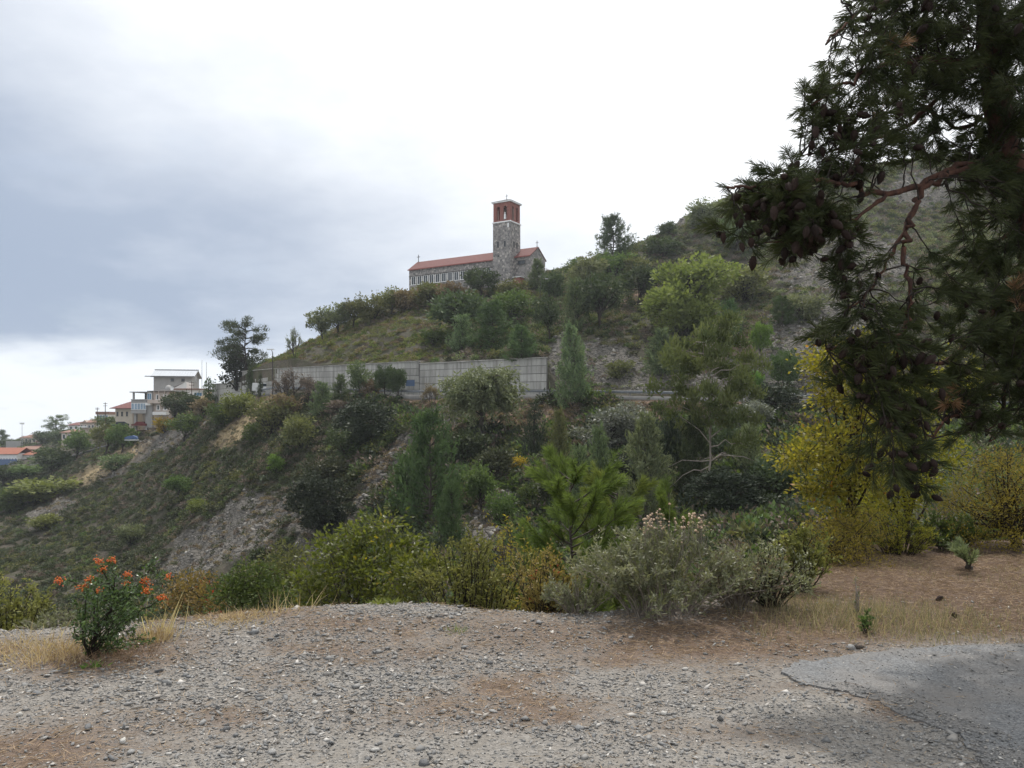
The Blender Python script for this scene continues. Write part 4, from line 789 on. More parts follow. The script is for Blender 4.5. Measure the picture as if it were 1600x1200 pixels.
# ------------------------------------------------------------------ trees and bushes on the far hillside
G1, G2, G3, G4 = 'trees along the church ridge', 'trees on the slope below the church', 'trees beside the hill road', 'bushes on the lower slope'
for a in (
 # ridge
 (958,404,50,58,'pine','dark','dark open pine standing alone on the skyline right of the church',None,'dark'),
 (384,600,76,94,'firpads','dark','big dark pine with spreading top above the stepped wall',None,'dark'),
 (372,606,52,56,'bush','black','dark ivy clad mass under the big pine on the wall'),
 (460,560,30,52,'twig','greygreen','thin spindly half bare tree on the skyline',None,'grey'),
 (503,534,44,44,'round','greygreen','feathery tree at the lower left end of the church ridge row',G1),
 (528,524,42,44,'round','greygreen','second feathery tree from the left in the ridge row',G1),
 (553,514,44,42,'round','olive','third feathery tree from the left in the ridge row',G1),
 (583,503,46,40,'bush','olive','olive tree of the ridge row halfway up to the church',G1),
 (612,493,48,38,'round','olive','olive tree of the ridge row left of the church nave',G1),
 (640,486,48,36,'bush','brown','brownish tree of the ridge row below the far church gable',G1),
 (672,482,54,36,'round','olive','olive tree of the ridge row below the church windows',G1),
 (708,480,50,34,'bush','brown','brownish bush of the ridge row below the church windows',G1),
 (752,470,52,48,'round','dark','dense dark green tree against the church nave left of the tower'),
 (797,470,48,30,'bush','olive','low olive bush at the foot of the bell tower'),
 (840,452,30,40,'pine','bluepine','small light pine in front of the church gable'),
 (866,468,36,46,'bush','dark','dark bush on the slope right of the lamp post'),
 (912,470,62,60,'round','greygreen','broad grey green tree uphill of the road right of the church'),
 (905,434,46,26,'bush','mid','low bush on the skyline right of the church'),
 (960,436,56,40,'bush','mid','rounded green bush under the lone skyline pine'),
 (997,430,40,30,'bush','olive','small olive bush on the ridge left of the big yellow green tree'),
 (1042,370,30,22,'bush','dark','small dark bush on the bare skyline of the right hill'),
 (1100,352,60,34,'bush','greygreen','grey green bush high on the right hill'),
 (1040,400,60,30,'bush','dark','dark bush above the big yellow green tree'),
 (1150,395,60,50,'round','bluepine','bluish tree behind the hanging pine branch'),
 # slope below church
 (1074,522,172,144,'biground','lime','large spreading yellow green tree high on the slope',None,'dark'),
 (716,535,92,76,'round','dark','dark rounded tree in the middle of the slope below the church',G2),
 (770,548,66,66,'pine','pine','green pine right of the dark rounded tree on the upper slope',G2),
 (722,552,44,50,'slim','bluepine','small conical pine just above the concrete wall',G2),
 (815,566,58,54,'pine','pine','bushy young pine at the right end of the concrete wall top',G2),
 (858,530,46,60,'round','dark','dark tree above the end of the concrete wall',G2),
 (900,520,50,70,'slim','bluepine','tall pale pine on the slope above the roadside pine',G2),
 (938,512,66,76,'round','dark','dark leafy tree between the roadside pine and the yellow green tree',G2),
 (800,500,60,44,'bush','mid','green bush below the bell tower',G2),
 (680,540,40,26,'bush','mid','small green bush at the edge of the yellowish scrub',G2),
 (968,592,38,34,'bush','olive','small olive bush on the grey cut bank',G2),
 (1000,480,60,60,'round','dark','dark tree at the left foot of the yellow green tree',G2),
 (1140,548,40,66,'slim','pine','dark green conical pine below the yellow green tree',G2),
 (1034,590,58,70,'pine','bluepine','bushy pine behind the old bare trunked pine',G2),
 (1160,470,80,50,'bush','olive','spreading bush at the right foot of the yellow green tree',G2),
 (1189,562,38,54,'dome','bright','small bright green pine on the bare earth slope',None,'grey'),
 (1222,510,46,40,'pine','pine','light green young pine among the grey rocks',None,'grey'),
 (1225,622,56,70,'dome','pine','round headed pine on a thin trunk beside the road',None,'grey'),
 (1176,618,36,36,'dome','bright','small round pine left of the round headed roadside pine',None,'grey'),
 (1255,500,50,40,'bush','greygreen','grey green bush by the rocks beside the hanging pine'),
 # road side
 (894,640,58,124,'pine','bluepine','tall pale young pine standing at the guard rail',G3,'grey'),
 (752,692,134,140,'weep','greygreen','wide weeping grey green tree below the road before the wall',None,'grey'),
 (563,626,46,66,'round','bluepine','slender light green tree in front of the pale wall',G3,'grey'),
 (601,626,40,60,'dome','dark','left of two dark round topped trees touching before the wall',G3),
 (622,626,38,56,'dome','dark','right of two dark round topped trees touching before the wall',G3),
 (533,626,34,44,'pine','bluepine','short young pine in front of the pale wall',G3),
 (581,622,38,40,'bush','brown','brownish bush between the light tree and the two round trees',G3),
 (676,634,44,52,'twig','brown','half bare brown tree below the guard rail left of the weeping tree',G3,'grey'),
 (452,632,74,72,'twig','mauve','bare mauve grey tree right of the street lamp',G3,'grey'),
 (486,632,64,68,'twig','mauve','bare brownish tree at the left end of the long pale wall',G3,'grey'),
 (503,652,46,60,'pine','bluepine','grey green pine below the bare trees at the road',G3),
 (530,648,50,26,'bush','mauve','low dry mauve bush under the guard rail',G3),
 (391,622,17,44,'slim','dark','left and wider of two dark cypresses by the low wall',None),
 (406.5,622,11,38,'column','dark','right and thinner of two dark cypresses by the low wall',None),
 # by the houses
 (326,640,30,46,'column','pine','conical green tree right of the white flat roofed house'),
 (275,664,52,50,'round','dark','dark round tree in front of the cream houses'),
 (300,655,40,40,'round','dark','dark tree before the white flat roofed house'),
 (238,664,26,30,'column','black','left of two dark garden conifers below the balcony'),
 (252,664,24,26,'bush','black','right and lower of two dark garden conifers below the balcony'),
 (250,606,46,20,'bush','olive','olive bush on the terrace below the metal roofed house'),
 (306,606,22,16,'bush','brown','small dry bush at the right end of the metal roofed house'),
 (375,652,56,40,'bush','lime','bright yellow green bush on the tan bank'),
 (352,664,50,38,'bush','mid','green bush left of the bright yellow green bush'),
 (320,652,46,28,'bush','brown','dry tan bush on the bank below the low wall'),
 (288,690,56,42,'round','mid','green tree at the crest below the houses'),
 (258,676,30,26,'bush','yellow','yellow orange bush below the dark garden trees'),
 (190,708,48,44,'round','mid','left of two green trees by the blue tarpaulin',None),
 (168,712,50,52,'round','olive','olive tree below the dark utility pole',None),
 (172,668,44,20,'bush','mid','low green hedge in front of the red roofed house'),
 (120,718,48,44,'round','mid','yellowish green tree at the crest left of the utility poles',None),
 (85,735,60,34,'bush','dark','dark green bush at the crest below the village'),
 (45,745,60,20,'bush','mid','green bush at the crest below the long white building'),
 (5,760,60,32,'round','dark','dark green tree at the left picture edge below the village'),
 (88,684,34,34,'firpads','bluepine','pine on the wooded knoll behind the village'),
 (100,692,50,24,'bush','dark','dark wooded top of the knoll behind the village'),
 (72,694,40,20,'bush','dark','dark trees on the left flank of the knoll behind the village'),
 (3,702,20,26,'pads','dark','dark pine at the far left edge of the village'),
 (20,700,30,14,'bush','dark','dark hedge behind the village yard wall'),
 # lower slope, left
 (280,782,44,40,'round','mid','small round green tree alone on the dark left slope'),
 (400,690,46,36,'bush','mid','green bush below the tan bank'),
 (432,738,30,28,'bush','bright','bright little bush on the left slope'),
 (66,782,110,36,'bush','lime','long yellow green thicket low on the left'),
 (18,800,60,44,'bush','mid','green bush at the left edge above the yellow thicket'),
 (70,826,52,22,'bush','lime','small yellow green bush below the yellow thicket'),
 (205,852,40,36,'bush','greygreen','pale grey green bush on the dark left slope'),
 (180,735,50,30,'bush','bluepine','bluish bush beside the pale scree stripe'),
 (310,802,34,22,'bush','lime','small yellow green bush above the scree'),
 (425,680,70,60,'bush','olive','olive bush at the top of the spur',G4),
 (470,700,60,60,'bush','olive','olive bush right of the spur top',G4),
 (445,660,60,44,'bush','brown','brownish bush below the bare roadside trees',G4),
 (580,702,112,90,'biground','black','large glossy dark evergreen bush below the road',None),
 (505,836,116,112,'biground','black','large dark evergreen bush beside the gully',None),
 (545,716,70,50,'bush','dark','dark bush at the left foot of the large evergreen bush',G4),
 (520,760,70,50,'bush','heath','low dark scrub bush left of the gully',G4),
 # lower slope, middle
 (672,822,92,170,'pine','pine','tall bushy green pine beside the gully',G4,'grey'),
 (640,800,60,90,'bush','pine','green bush at the left of the tall bushy pine',G4),
 (706,862,50,100,'slim','pine','slim young green pine low on the slope',G4),
 (752,800,62,70,'round','mid','green tree right of the tall bushy pine',G4),
 (785,826,50,60,'bush','mid','light green bush below the green tree',G4),
 (730,730,70,70,'bush','dark','dark bush at the foot of the weeping tree',G4),
 (770,760,70,60,'bush','heath','dark tangled bush in the middle of the slope',G4),
 (812,745,34,34,'bush','yellow','small orange yellow bush in the dark thicket',G4),
 (835,725,40,90,'column','black','ivy covered dark leaning trunk below the road',G4),
 (874,742,38,92,'slim','olive','narrow pale olive conifer on the slope',G4),
 (905,830,50,120,'slim','bluepine','narrow grey green pine left of the dark thicket',G4),
 (936,800,52,120,'slim','bluepine','tall narrow bluish pine in the dark thicket',G4),
 (955,710,140,92,'biground','silver','broad glossy silver grey bush below the road',None),
 (1008,822,84,160,'pine','greygreen','grey green pine in front of the dark thicket',G4,'grey'),
 (960,780,120,80,'biground','black','dark evergreen thicket under the silver bush',None),
 (1045,770,70,120,'round','black','dark hollow leafy tree behind the bare pine trunk',G4),
 (1085,780,64,130,'pine','dark','dark pine left of the bare pine trunk',G4),
 (1162,684,96,66,'biground','silver','silver leaved bush right of the old pine',None),
 (1212,660,90,62,'round','black','dark purple green tree below the round headed pine',G4),
 (1172,752,54,84,'slim','greygreen','pale conifer right of the bare pine trunk',G4),
 (1150,812,150,92,'biground','black','wide dark evergreen thicket at the foot of the old pine',None),
 (1210,790,100,90,'bush','dark','dark bush left of the yellow leaved tree',G4),
 (1130,720,60,60,'bush','dark','dark bush behind the bare pine trunk',G4),
 (880,790,80,60,'bush','heath','dark scrub bush left of the narrow pine',G4),
 (835,800,50,54,'bush','mid','green bush above the bright young pine',G4),
 (1112,792,165,292,'oldpine','oldneedle','old pine with long bare trunk and dead lower branches',None,'pale'),
):
    k = 1.22 if a[1] < 560 and a[0] > 480 and a[4] not in ('biground',) else .96 if 600 < a[1] < 655 and 430 < a[0] < 700 else 1.12
    k = 1.0 if a[4] in ('oldpine', 'biground', 'weep', 'firpads') else k
    a = (a[0], a[1], a[2] * k, a[3] * k) + tuple(a[4:])
    plant(*a[:7], group=a[7] if len(a) > 7 else None, bark=a[8] if len(a) > 8 else 'dark')

# ------------------------------------------------------------------ scrub and scree: one uncountable cover per look
def scrub_proto(name, seed, n=70, leaf=0.30, flat=0.55, width=0.55, mat=None):
    r = np.random.default_rng(seed); d = rdir(r, n); d[:, 2] = np.abs(d[:, 2]); P = d * np.array((0.5, 0.5, flat)) * r.uniform(0.35, 1, (n, 1)); P += r.normal(size=(n, 3)) * 0.05
    V, F = leaf_quads(P, d + rdir(r, n) * 0.7, leaf * r.uniform(0.5, 1.2, n), leaf * width, r)
    o = bpy.data.objects.new(name, mesh_np(name, V, F, np.repeat(np.clip(r.uniform(0, 1, n), 0, 1), 4))); o.data.materials.append(mat); return o
def rock_mesh(seed, sub=1, flat=0.6):
    r = np.random.default_rng(seed); g = (1 + 5**0.5) / 2
    V = norm(np.array([(-1,g,0),(1,g,0),(-1,-g,0),(1,-g,0),(0,-1,g),(0,1,g),(0,-1,-g),(0,1,-g),(g,0,-1),(g,0,1),(-g,0,-1),(-g,0,1)], float))
    F = np.array([(0,11,5),(0,5,1),(0,1,7),(0,7,10),(0,10,11),(1,5,9),(5,11,4),(11,10,2),(10,7,6),(7,1,8),(3,9,4),(3,4,2),(3,2,6),(3,6,8),(3,8,9),(4,9,5),(2,4,11),(6,2,10),(8,6,7),(9,8,1)])
    V = V * r.uniform(0.5, 1.2, (12, 1)) * np.array((1, r.uniform(.55, .85), flat)) * 0.5; return V, F
def gn_scatter(name, P, S, protos, label=None, seed=0, tilt=0.15):
    """points with scale; each carries one of the prototype clumps"""
    r = np.random.default_rng(seed); n = len(P); me = bpy.data.meshes.new(name); me.vertices.add(n); me.vertices.foreach_set('co', np.asarray(P, np.float32).ravel())
    def att(nm, ty, key, v): a = me.attributes.new(nm, ty, 'POINT'); a.data.foreach_set(key, np.asarray(v).ravel())
    rot = np.stack([r.normal(size=n) * tilt, r.normal(size=n) * tilt, r.uniform(0, 6.28, n)], 1)
    att('rot', 'FLOAT_VECTOR', 'vector', rot.astype(np.float32)); att('scl', 'FLOAT_VECTOR', 'vector', np.asarray(S, np.float32)); att('idx', 'INT', 'value', r.integers(0, len(protos), n).astype(np.int32))
    o = bpy.data.objects.new(name, me); COL.objects.link(o)
    ng = bpy.data.node_groups.new(name, 'GeometryNodeTree'); ng.interface.new_socket('Geometry', in_out='INPUT', socket_type='NodeSocketGeometry'); ng.interface.new_socket('Geometry', in_out='OUTPUT', socket_type='NodeSocketGeometry')
    N = ng.nodes.new; gi, go = N('NodeGroupInput'), N('NodeGroupOutput'); jn = N('GeometryNodeJoinGeometry')
    for p in reversed(protos):
        oi = N('GeometryNodeObjectInfo'); oi.inputs['Object'].default_value = p; oi.inputs['As Instance'].default_value = True; ng.links.new(oi.outputs['Geometry'], jn.inputs[0])
    ip = N('GeometryNodeInstanceOnPoints'); ng.links.new(gi.outputs[0], ip.inputs['Points']); ng.links.new(jn.outputs[0], ip.inputs['Instance']); ip.inputs['Pick Instance'].default_value = True
    for nm, ty, sock in (('rot', 'FLOAT_VECTOR', 'Rotation'), ('scl', 'FLOAT_VECTOR', 'Scale'), ('idx', 'INT', 'Instance Index')):
        a = N('GeometryNodeInputNamedAttribute'); a.data_type = ty; a.inputs['Name'].default_value = nm; ng.links.new(a.outputs['Attribute'], ip.inputs[sock])
    ng.links.new(ip.outputs[0], go.inputs[0]); md = o.modifiers.new('scatter', 'NODES'); md.node_group = ng
    return tag(o, label, name.replace('_', ' '), None, 'stuff')
def sample(n, which, seed, px0=-160, px1=1760, y0=None, y1=None):
    """points spread evenly over the ground, with their survey masks and sight-line coordinates"""
    r = np.random.default_rng(seed); px = r.uniform(px0, px1, n * 3); d0 = Dout(px)
    lo, hi = ((y0 or 13.0), d0 - 1.2) if which == 0 else (d0 + ROADW + 1.0, d0 + ROADW + (y1 or 130.0))
    Y = np.sqrt(lo**2 + (hi**2 - lo**2) * r.uniform(0, 1, n * 3)); keep = r.uniform(0, 1, n*3) < Y**0.0 * 1.0
    px, Y = px[keep][:n], Y[keep][:n]; X, z, C = surf(px, Y, which); py = HOR - (z - CAMZ) / Y * FPX
    return np.stack([X, Y, z], 1), C, px, py
def covers():
    near = lambda px, py, e: ell(px, py, *e)
    def pal(mats, n=95, leaf=0.24, seed=100): return [scrub_proto('scrub_clump', seed + i, n, leaf, 0.5 + 0.12 * (i % 3), 0.5, LEAF[mm]) for i, mm in enumerate(mats)]
    r = np.random.default_rng(77)
    # lower slope
    P, C, px, py = sample(46000, 0, 1); nz = fbm(P[:,0]/5, P[:,1]/5, 31, 3); bare = np.maximum(C[:,0], C[:,1]); red = C[:,2]
    ok = (r.uniform(0, 1, len(P)) > bare * 1.45) & (P[:,1] > 13)
    left = px < 560
    s = r.uniform(0.5, 1.25, len(P)) * np.where(left, 0.82, 0.95) * np.clip(0.55 + P[:,1] / 160, 0.6, 1.2); S = np.stack([s*1.5, s*1.5, s * r.uniform(0.8, 1.4, len(P))], 1)
    k = ok & left & (nz + r.normal(size=len(P))*.12 < 0.13); gn_scatter('heath_scrub', P[k], S[k], pal(('heath','heath','dark','mauve','heath')), 'low dark heath scrub covering the left slope', 3)
    k = ok & left & (nz + r.normal(size=len(P))*.12 >= 0.13); gn_scatter('green_scrub', P[k], S[k], pal(('mid','olive','heath','heath','dark','olive'), seed=120), 'low green and olive scrub scattered over the left slope', 4)
    k = ok & ~left & (red < r.uniform(.0, .6, len(P))); gn_scatter('thicket_scrub', P[k], S[k]*1.35, pal(('dark','heath','black','olive','mauve','mid','dark'), seed=140), 'dark mixed thicket filling the slope below the road', 5)
    k = (~ok | (red > .3)) & (r.uniform(0, 1, len(P)) < np.where(ok, .5, .4)); gn_scatter('dry_scrub', P[k], S[k]*.55, pal(('mauve','brown','heath'), 60, .3, 160), 'small dry brown tufts on bare rock and earth below the road', 6)
    # upper slope
    P, C, px, py = sample(34000, 1, 2, 380, 1760); nz = fbm(P[:,0]/6, P[:,1]/6, 41, 3) + r.normal(size=len(P))*.1; bare = C[:,0]
    ok = (r.uniform(0, 1, len(P)) > bare * 1.3) & (np.hypot((P[:,0] + 9)/17, (P[:,1] - 180)/9) > 1); s = r.uniform(0.5, 1.25, len(P)); S = np.stack([s*1.5, s*1.5, s*r.uniform(.8,1.4,len(P))], 1)
    bank = (px < 700) & (py > 480)
    k = ok & bank & (nz < 0.1); gn_scatter('yellow_scrub', P[k], S[k]*.8, pal(('olive','lime','olive','brown','mid'), seed=180), 'yellowish green scrub on the bank above the pale wall', 7)
    k = ok & bank & (nz >= 0.1); gn_scatter('brown_scrub', P[k], S[k]*.7, pal(('brown','mauve','olive'), seed=200), 'reddish brown dry scrub on the bank above the pale wall', 8)
    k = ok & ~bank & (px < 930); gn_scatter('slope_scrub', P[k], S[k]*1.15, pal(('dark','mid','olive','heath','greygreen','mauve'), seed=220), 'mixed green scrub on the slope below the church', 9)
    k = ok & ~bank & (px >= 930) & (r.uniform(0,1,len(P)) < .8); gn_scatter('hilltop_scrub', P[k], S[k], pal(('heath','olive','greygreen','mauve','dark'), seed=240), 'sparse grey green scrub on the high right hill', 10)
    k = ~ok & (r.uniform(0,1,len(P)) < .45); gn_scatter('rock_scrub', P[k], S[k]*.5, pal(('mauve','heath','greygreen'), 60, .3, 260), 'small tufts growing among the grey rocks of the right hill', 11)
    # far ground behind, left
    P, C, px, py = sample(5000, 1, 8, -160, 380, y1=330); s = r.uniform(1.0, 2.6, len(P)); S = np.stack([s*1.4, s*1.4, s*r.uniform(.7,1.2,len(P))], 1); k = (r.uniform(0,1,len(P)) < .55) & (P[:,1] > Dout(px) + 32) & (py > 650)
    gn_scatter('village_greenery', P[k], S[k], pal(('dark','mid','dark','olive'), seed=280), 'dark green trees and gardens between the village houses', 12)
    # scree
    m, nt = nodes_of('scree_rock'); t = NT(nt); oi = t.n('ShaderNodeObjectInfo'); c = t.mix(oi.outputs['Random'], (0.075,0.072,0.066), (0.30,0.285,0.26)); t.out(t.bsdf(t.mix(t.ramp(t.noise(3, 5, .7, t.coord()), .35, .7), c, t.mix(0.5, c, (0.06,0.055,0.05))), .9, .15))
    rp = []
    for i in range(4):
        o = bpy.data.objects.new('scree_stone', mesh_np('scree_stone', *rock_mesh(300 + i))); o.data.materials.append(m); rp.append(o)
    for nm, which, n, lab in (('scree', 0, 60000, 'loose grey scree on the bare patches of the lower slope'), ('rock_debris', 1, 50000, 'grey broken rock lying on the bare upper slope')):
        P, C, px, py = sample(n, which, 30 + which, 0 if which == 0 else 860, 1700); k = C[:,0] > r.uniform(.2, .9, len(P)); s = np.minimum(np.exp(r.normal(size=len(P))*.55)*.3, 1.1); S = np.stack([s]*3, 1)
        gn_scatter(nm, P[k], S[k], rp, lab, 13 + which, .5)
covers()
# ------------------------------------------------------------------ gravel lot in the foreground
EX = np.array([-30,-8,-4,-2.3,-1,0.3,1.2,2.0,3.0,5.0,9.0,30.0]); EY = np.array([6.4,6.3,6.2,6.5,6.75,6.5,6.7,7.4,9.3,10.6,10.8,11.0])
def edge_y(x): return np.interp(x, EX, EY)
def lot_z(x, y):
    x = np.asarray(x, float); y = np.asarray(y, float)
    z = 0.11 * np.exp(-((x + 1.0) / 1.05)**2 - ((y - 6.5) / 0.75)**2) + 0.05 * np.exp(-((x + 2.3) / 0.7)**2 - ((y - 6.3) / 0.6)**2) + 0.05 * np.exp(-((x - 0.4) / 0.8)**2 - ((y - 6.2) / 0.6)**2)
    z = z + 0.10 * np.exp(-((x - 1.7) / 0.8)**2 - ((y - 6.9) / 0.7)**2) + 0.06 * np.clip((y - 6.2) / 3, 0, 1) * np.clip(x - 1.8, 0, 1) * np.clip((y - 5.0), 0, 1)
    flat = np.clip(1 - np.clip(x - 1.2, 0, 1) * np.clip(6.0 - y, 0, 1), 0.25, 1)
    z = z + fbm(x / 0.9, y / 0.9, 51, 4) * 0.035 * flat + fbm(x / 0.16, y / 0.16, 57, 2) * 0.010 * flat
    d = np.maximum(0, y - edge_y(x) - 0.12 * fbm(x / 0.5, y * 0, 53, 3)); return z - 0.72 * d * d / (d + 0.45)
def litter_mask(x, y):
    """fallen pine needles and dry grass: below the bushes, at the lot edge and in drifts"""
    n = fbm(x / 0.75, y / 0.5, 61, 4); m = np.clip(n * 1.9 + 0.10, 0, 1) * 0.9
    for cx, cy, rx, ry, a in ((1.55,5.95,1.0,.55,1.3),(2.4,6.3,1.2,.5,1.2),(-2.75,5.55,.6,.45,1.2),(-1.35,6.15,.55,.3,.9),(0.15,5.9,.8,.5,.8),(4.6,7.8,2.8,1.9,1.3),(-1.9,6.5,.5,.3,.8),(-3.9,5.6,.9,.5,.9),(2.2,5.35,.25,.2,.9),(-.2,4.6,.9,.35,.5),(1.1,4.2,.5,.25,.5),(-2.0,4.4,.7,.3,.4),(3,8.6,1.5,1.4,1)):
        m = np.maximum(m, a * np.exp(-((x - cx) / rx)**2 - ((y - cy) / ry)**2) + n * 0.35)
    m = np.maximum(m, np.clip((x - 1.9) * 2, 0, 1) * np.clip((y - 5.95) * 3, 0, 1) * (1.0 + n * .25))
    return np.clip(m, 0, 1)
def lot_material():
    m, nt = nodes_of('gravel_ground'); t = NT(nt); co = t.coord(); a = t.n('ShaderNodeAttribute', attribute_name='tint')
    n1 = t.noise(60, 5, .7, co); n2 = t.noise(9, 5, .65, co); n3 = t.noise(160, 3, .6, co)
    vo = t.n('ShaderNodeTexVoronoi'); vo.inputs['Scale'].default_value = 70; t.put(vo.inputs['Vector'], co); sp = t.n('ShaderNodeSeparateColor'); t.put(sp.inputs[0], vo.outputs['Color'])
    g = t.mix(sp.outputs[0], (0.12,0.116,0.11), (0.30,0.285,0.265)); g = t.mix(t.ramp(n2, .35, .7), g, t.mix(n1, (0.165,0.15,0.132), (0.27,0.245,0.212)))
    l = t.mix(t.ramp(n1, .3, .7), (0.075,0.053,0.041), (0.20,0.145,0.11))
    f = t.math('MULTIPLY', a.outputs['Fac'], t.ramp(t.math('ADD', n2, t.math('MULTIPLY', n1, .6)), .45, .72)); c = t.mix(f, g, l); sx = t.n('ShaderNodeSeparateXYZ'); t.put(sx.inputs[0], co); bk = t.math('MULTIPLY', t.ramp(sx.outputs[0], 2.2, 3.4), t.ramp(sx.outputs[1], 5.9, 6.4)); c = t.mix(t.math('MULTIPLY', bk, t.ramp(n2, .25, .5)), c, t.mix(n1, (0.055,0.037,0.028), (0.14,0.095,0.07)))  # brown needle litter on the right bank, darkened further with the pine's shade in its colour
    t.out(t.bsdf(c, .93, .15, t.bump(t.math('ADD', vo.outputs[0], n3), .7, .012)))
lot_material()
def lot():
    xs = np.concatenate([np.arange(-26, -6.5, .5), np.arange(-6.5, 8.5, .055), np.arange(8.5, 27, .5)]); ys = np.concatenate([np.arange(-18, 2.4, .6), np.arange(2.4, 10.5, .055), np.arange(10.5, 17, .3)])
    X, Y = np.meshgrid(xs, ys); Z = lot_z(X, Y); V = np.stack([X, Y, Z], -1).reshape(-1, 3); nc = len(xs); i = np.arange(len(ys)-1)[:, None]*nc; j = np.arange(nc-1)[None]
    o = obj('gravel_lot', mesh_np('gravel_lot', V, np.stack([i+j, i+j+1, i+nc+j+1, i+nc+j], -1).reshape(-1, 4), litter_mask(X, Y).ravel(), True), MATS['gravel_ground']); return tag(o, kind='structure')
LOT = lot()
def pz(px, py, z=0.0): D = (CAMZ - z) * FPX / (py - HOR); return np.array(((px - 800) / FPX * D, D, z))
# asphalt patch, right
ASPH = [(1222,1050),(1245,1036),(1300,1030),(1360,1020),(1430,1013),(1520,1009),(1640,1005),(1900,1003)]
ASPH_NEAR = [(1900,1900),(1640,1700),(1560,1300),(1538,1215),(1528,1185),(1500,1148),(1440,1130),(1400,1115),(1372,1096),(1310,1082),(1240,1064)]
def in_poly(x, y, poly):
    c = np.zeros(np.shape(x), bool); n = len(poly)
    for i in range(n):
        x0, y0 = poly[i]; x1, y1 = poly[(i+1) % n]; k = ((y0 > y) != (y1 > y)) & (x < (x1-x0)*(y-y0)/(y1-y0+1e-12)+x0); c ^= k
    return c
ring = [pz(*p)[:2] for p in ASPH + ASPH_NEAR]
def dense(poly, step, amp, r):
    out = []
    for i in range(len(poly)):
        a, b = np.array(poly[i]), np.array(poly[(i+1) % len(poly)]); n = max(1, int(np.linalg.norm(b-a)/step)); 
        for k in range(n): out.append(a + (b-a)*k/n + r.normal(size=2)*amp*(1 if np.linalg.norm(a) < 14 else 0))
    return out
RING = dense(ring, .05, .02, np.random.default_rng(5))
def asphalt():
    m, nt = nodes_of('old_asphalt'); t = NT(nt); co = t.coord(); vo = t.n('ShaderNodeTexVoronoi'); vo.inputs['Scale'].default_value = 95; t.put(vo.inputs['Vector'], co); sp = t.n('ShaderNodeSeparateColor'); t.put(sp.inputs[0], vo.outputs['Color'])
    n = t.noise(1.6, 5, .6, co); n2 = t.noise(40, 4, .7, co); c = t.mix(sp.outputs[0], (0.085,0.088,0.092), (0.20,0.203,0.205)); c = t.mix(t.ramp(n, .4, .7), c, t.mix(n2, (0.11,0.105,0.10), (0.23,0.21,0.19)))
    t.out(t.bsdf(c, .9, .2, t.bump(t.math('ADD', sp.outputs[1], n2), .5, .006)))
    import bmesh
    bm = bmesh.new(); vs_ = [bm.verts.new((p[0], p[1], .010)) for p in RING]; f = bm.faces.new(vs_); e = bmesh.ops.extrude_face_region(bm, geom=[f])
    lowv = [v for v in e['geom'] if isinstance(v, bmesh.types.BMVert)]
    for v in lowv: v.co.z = -.06
    bmesh.ops.recalc_face_normals(bm, faces=bm.faces); bmesh.ops.triangulate(bm, faces=[f for f in bm.faces if len(f.verts) > 4]); me = bpy.data.meshes.new('asphalt_lot'); bm.to_mesh(me); bm.free()
    tag(obj('asphalt_lot', me, m), kind='structure')
asphalt()
def gravel_mats():
    m, nt = nodes_of('gravel_stone'); t = NT(nt); a = t.n('ShaderNodeAttribute', attribute_name='tint'); co = t.coord(); cr = t.n('ShaderNodeValToRGB'); t.put(cr.inputs[0], a.outputs['Fac'])
    for p, c in ((.3,(.165,.168,.17)),(.6,(.255,.25,.24)),(.85,(.32,.295,.265))): e = cr.color_ramp.elements.new(p); e.color = (*c, 1)
    cr.color_ramp.elements[0].color = (.12,.12,.122,1); cr.color_ramp.elements[-1].color = (.50,.48,.45,1); n = t.noise(45, 4, .7, co)
    t.out(t.bsdf(t.mix(t.ramp(n, .35, .7), cr.outputs[0], t.mix(.25, cr.outputs[0], (.08,.07,.06))), .85, .2)); 
    m, nt = nodes_of('loose_stone'); t = NT(nt); oi = t.n('ShaderNodeObjectInfo'); co = t.coord(); cr = t.n('ShaderNodeValToRGB'); t.put(cr.inputs[0], oi.outputs['Random'])
    for p, c in ((.35,(.20,.205,.21)),(.7,(.31,.305,.295))): e = cr.color_ramp.elements.new(p); e.color = (*c, 1)
    cr.color_ramp.elements[0].color = (.13,.13,.132,1); cr.color_ramp.elements[-1].color = (.56,.54,.5,1); n = t.noise(3.5, 6, .7, co)
    t.out(t.bsdf(t.mix(t.ramp(n, .35, .7), cr.outputs[0], t.mix(.3, cr.outputs[0], (.07,.065,.06))), .8, .2, t.bump(n, .5, .05)))
gravel_mats()
def view_pts(n, r, y0=2.9, y1=8.0, xm=1.12):
    Y = np.sqrt(r.uniform(y0**2, y1**2, n)); X = r.uniform(-1, 1, n) * .625 * xm * Y; return X, Y
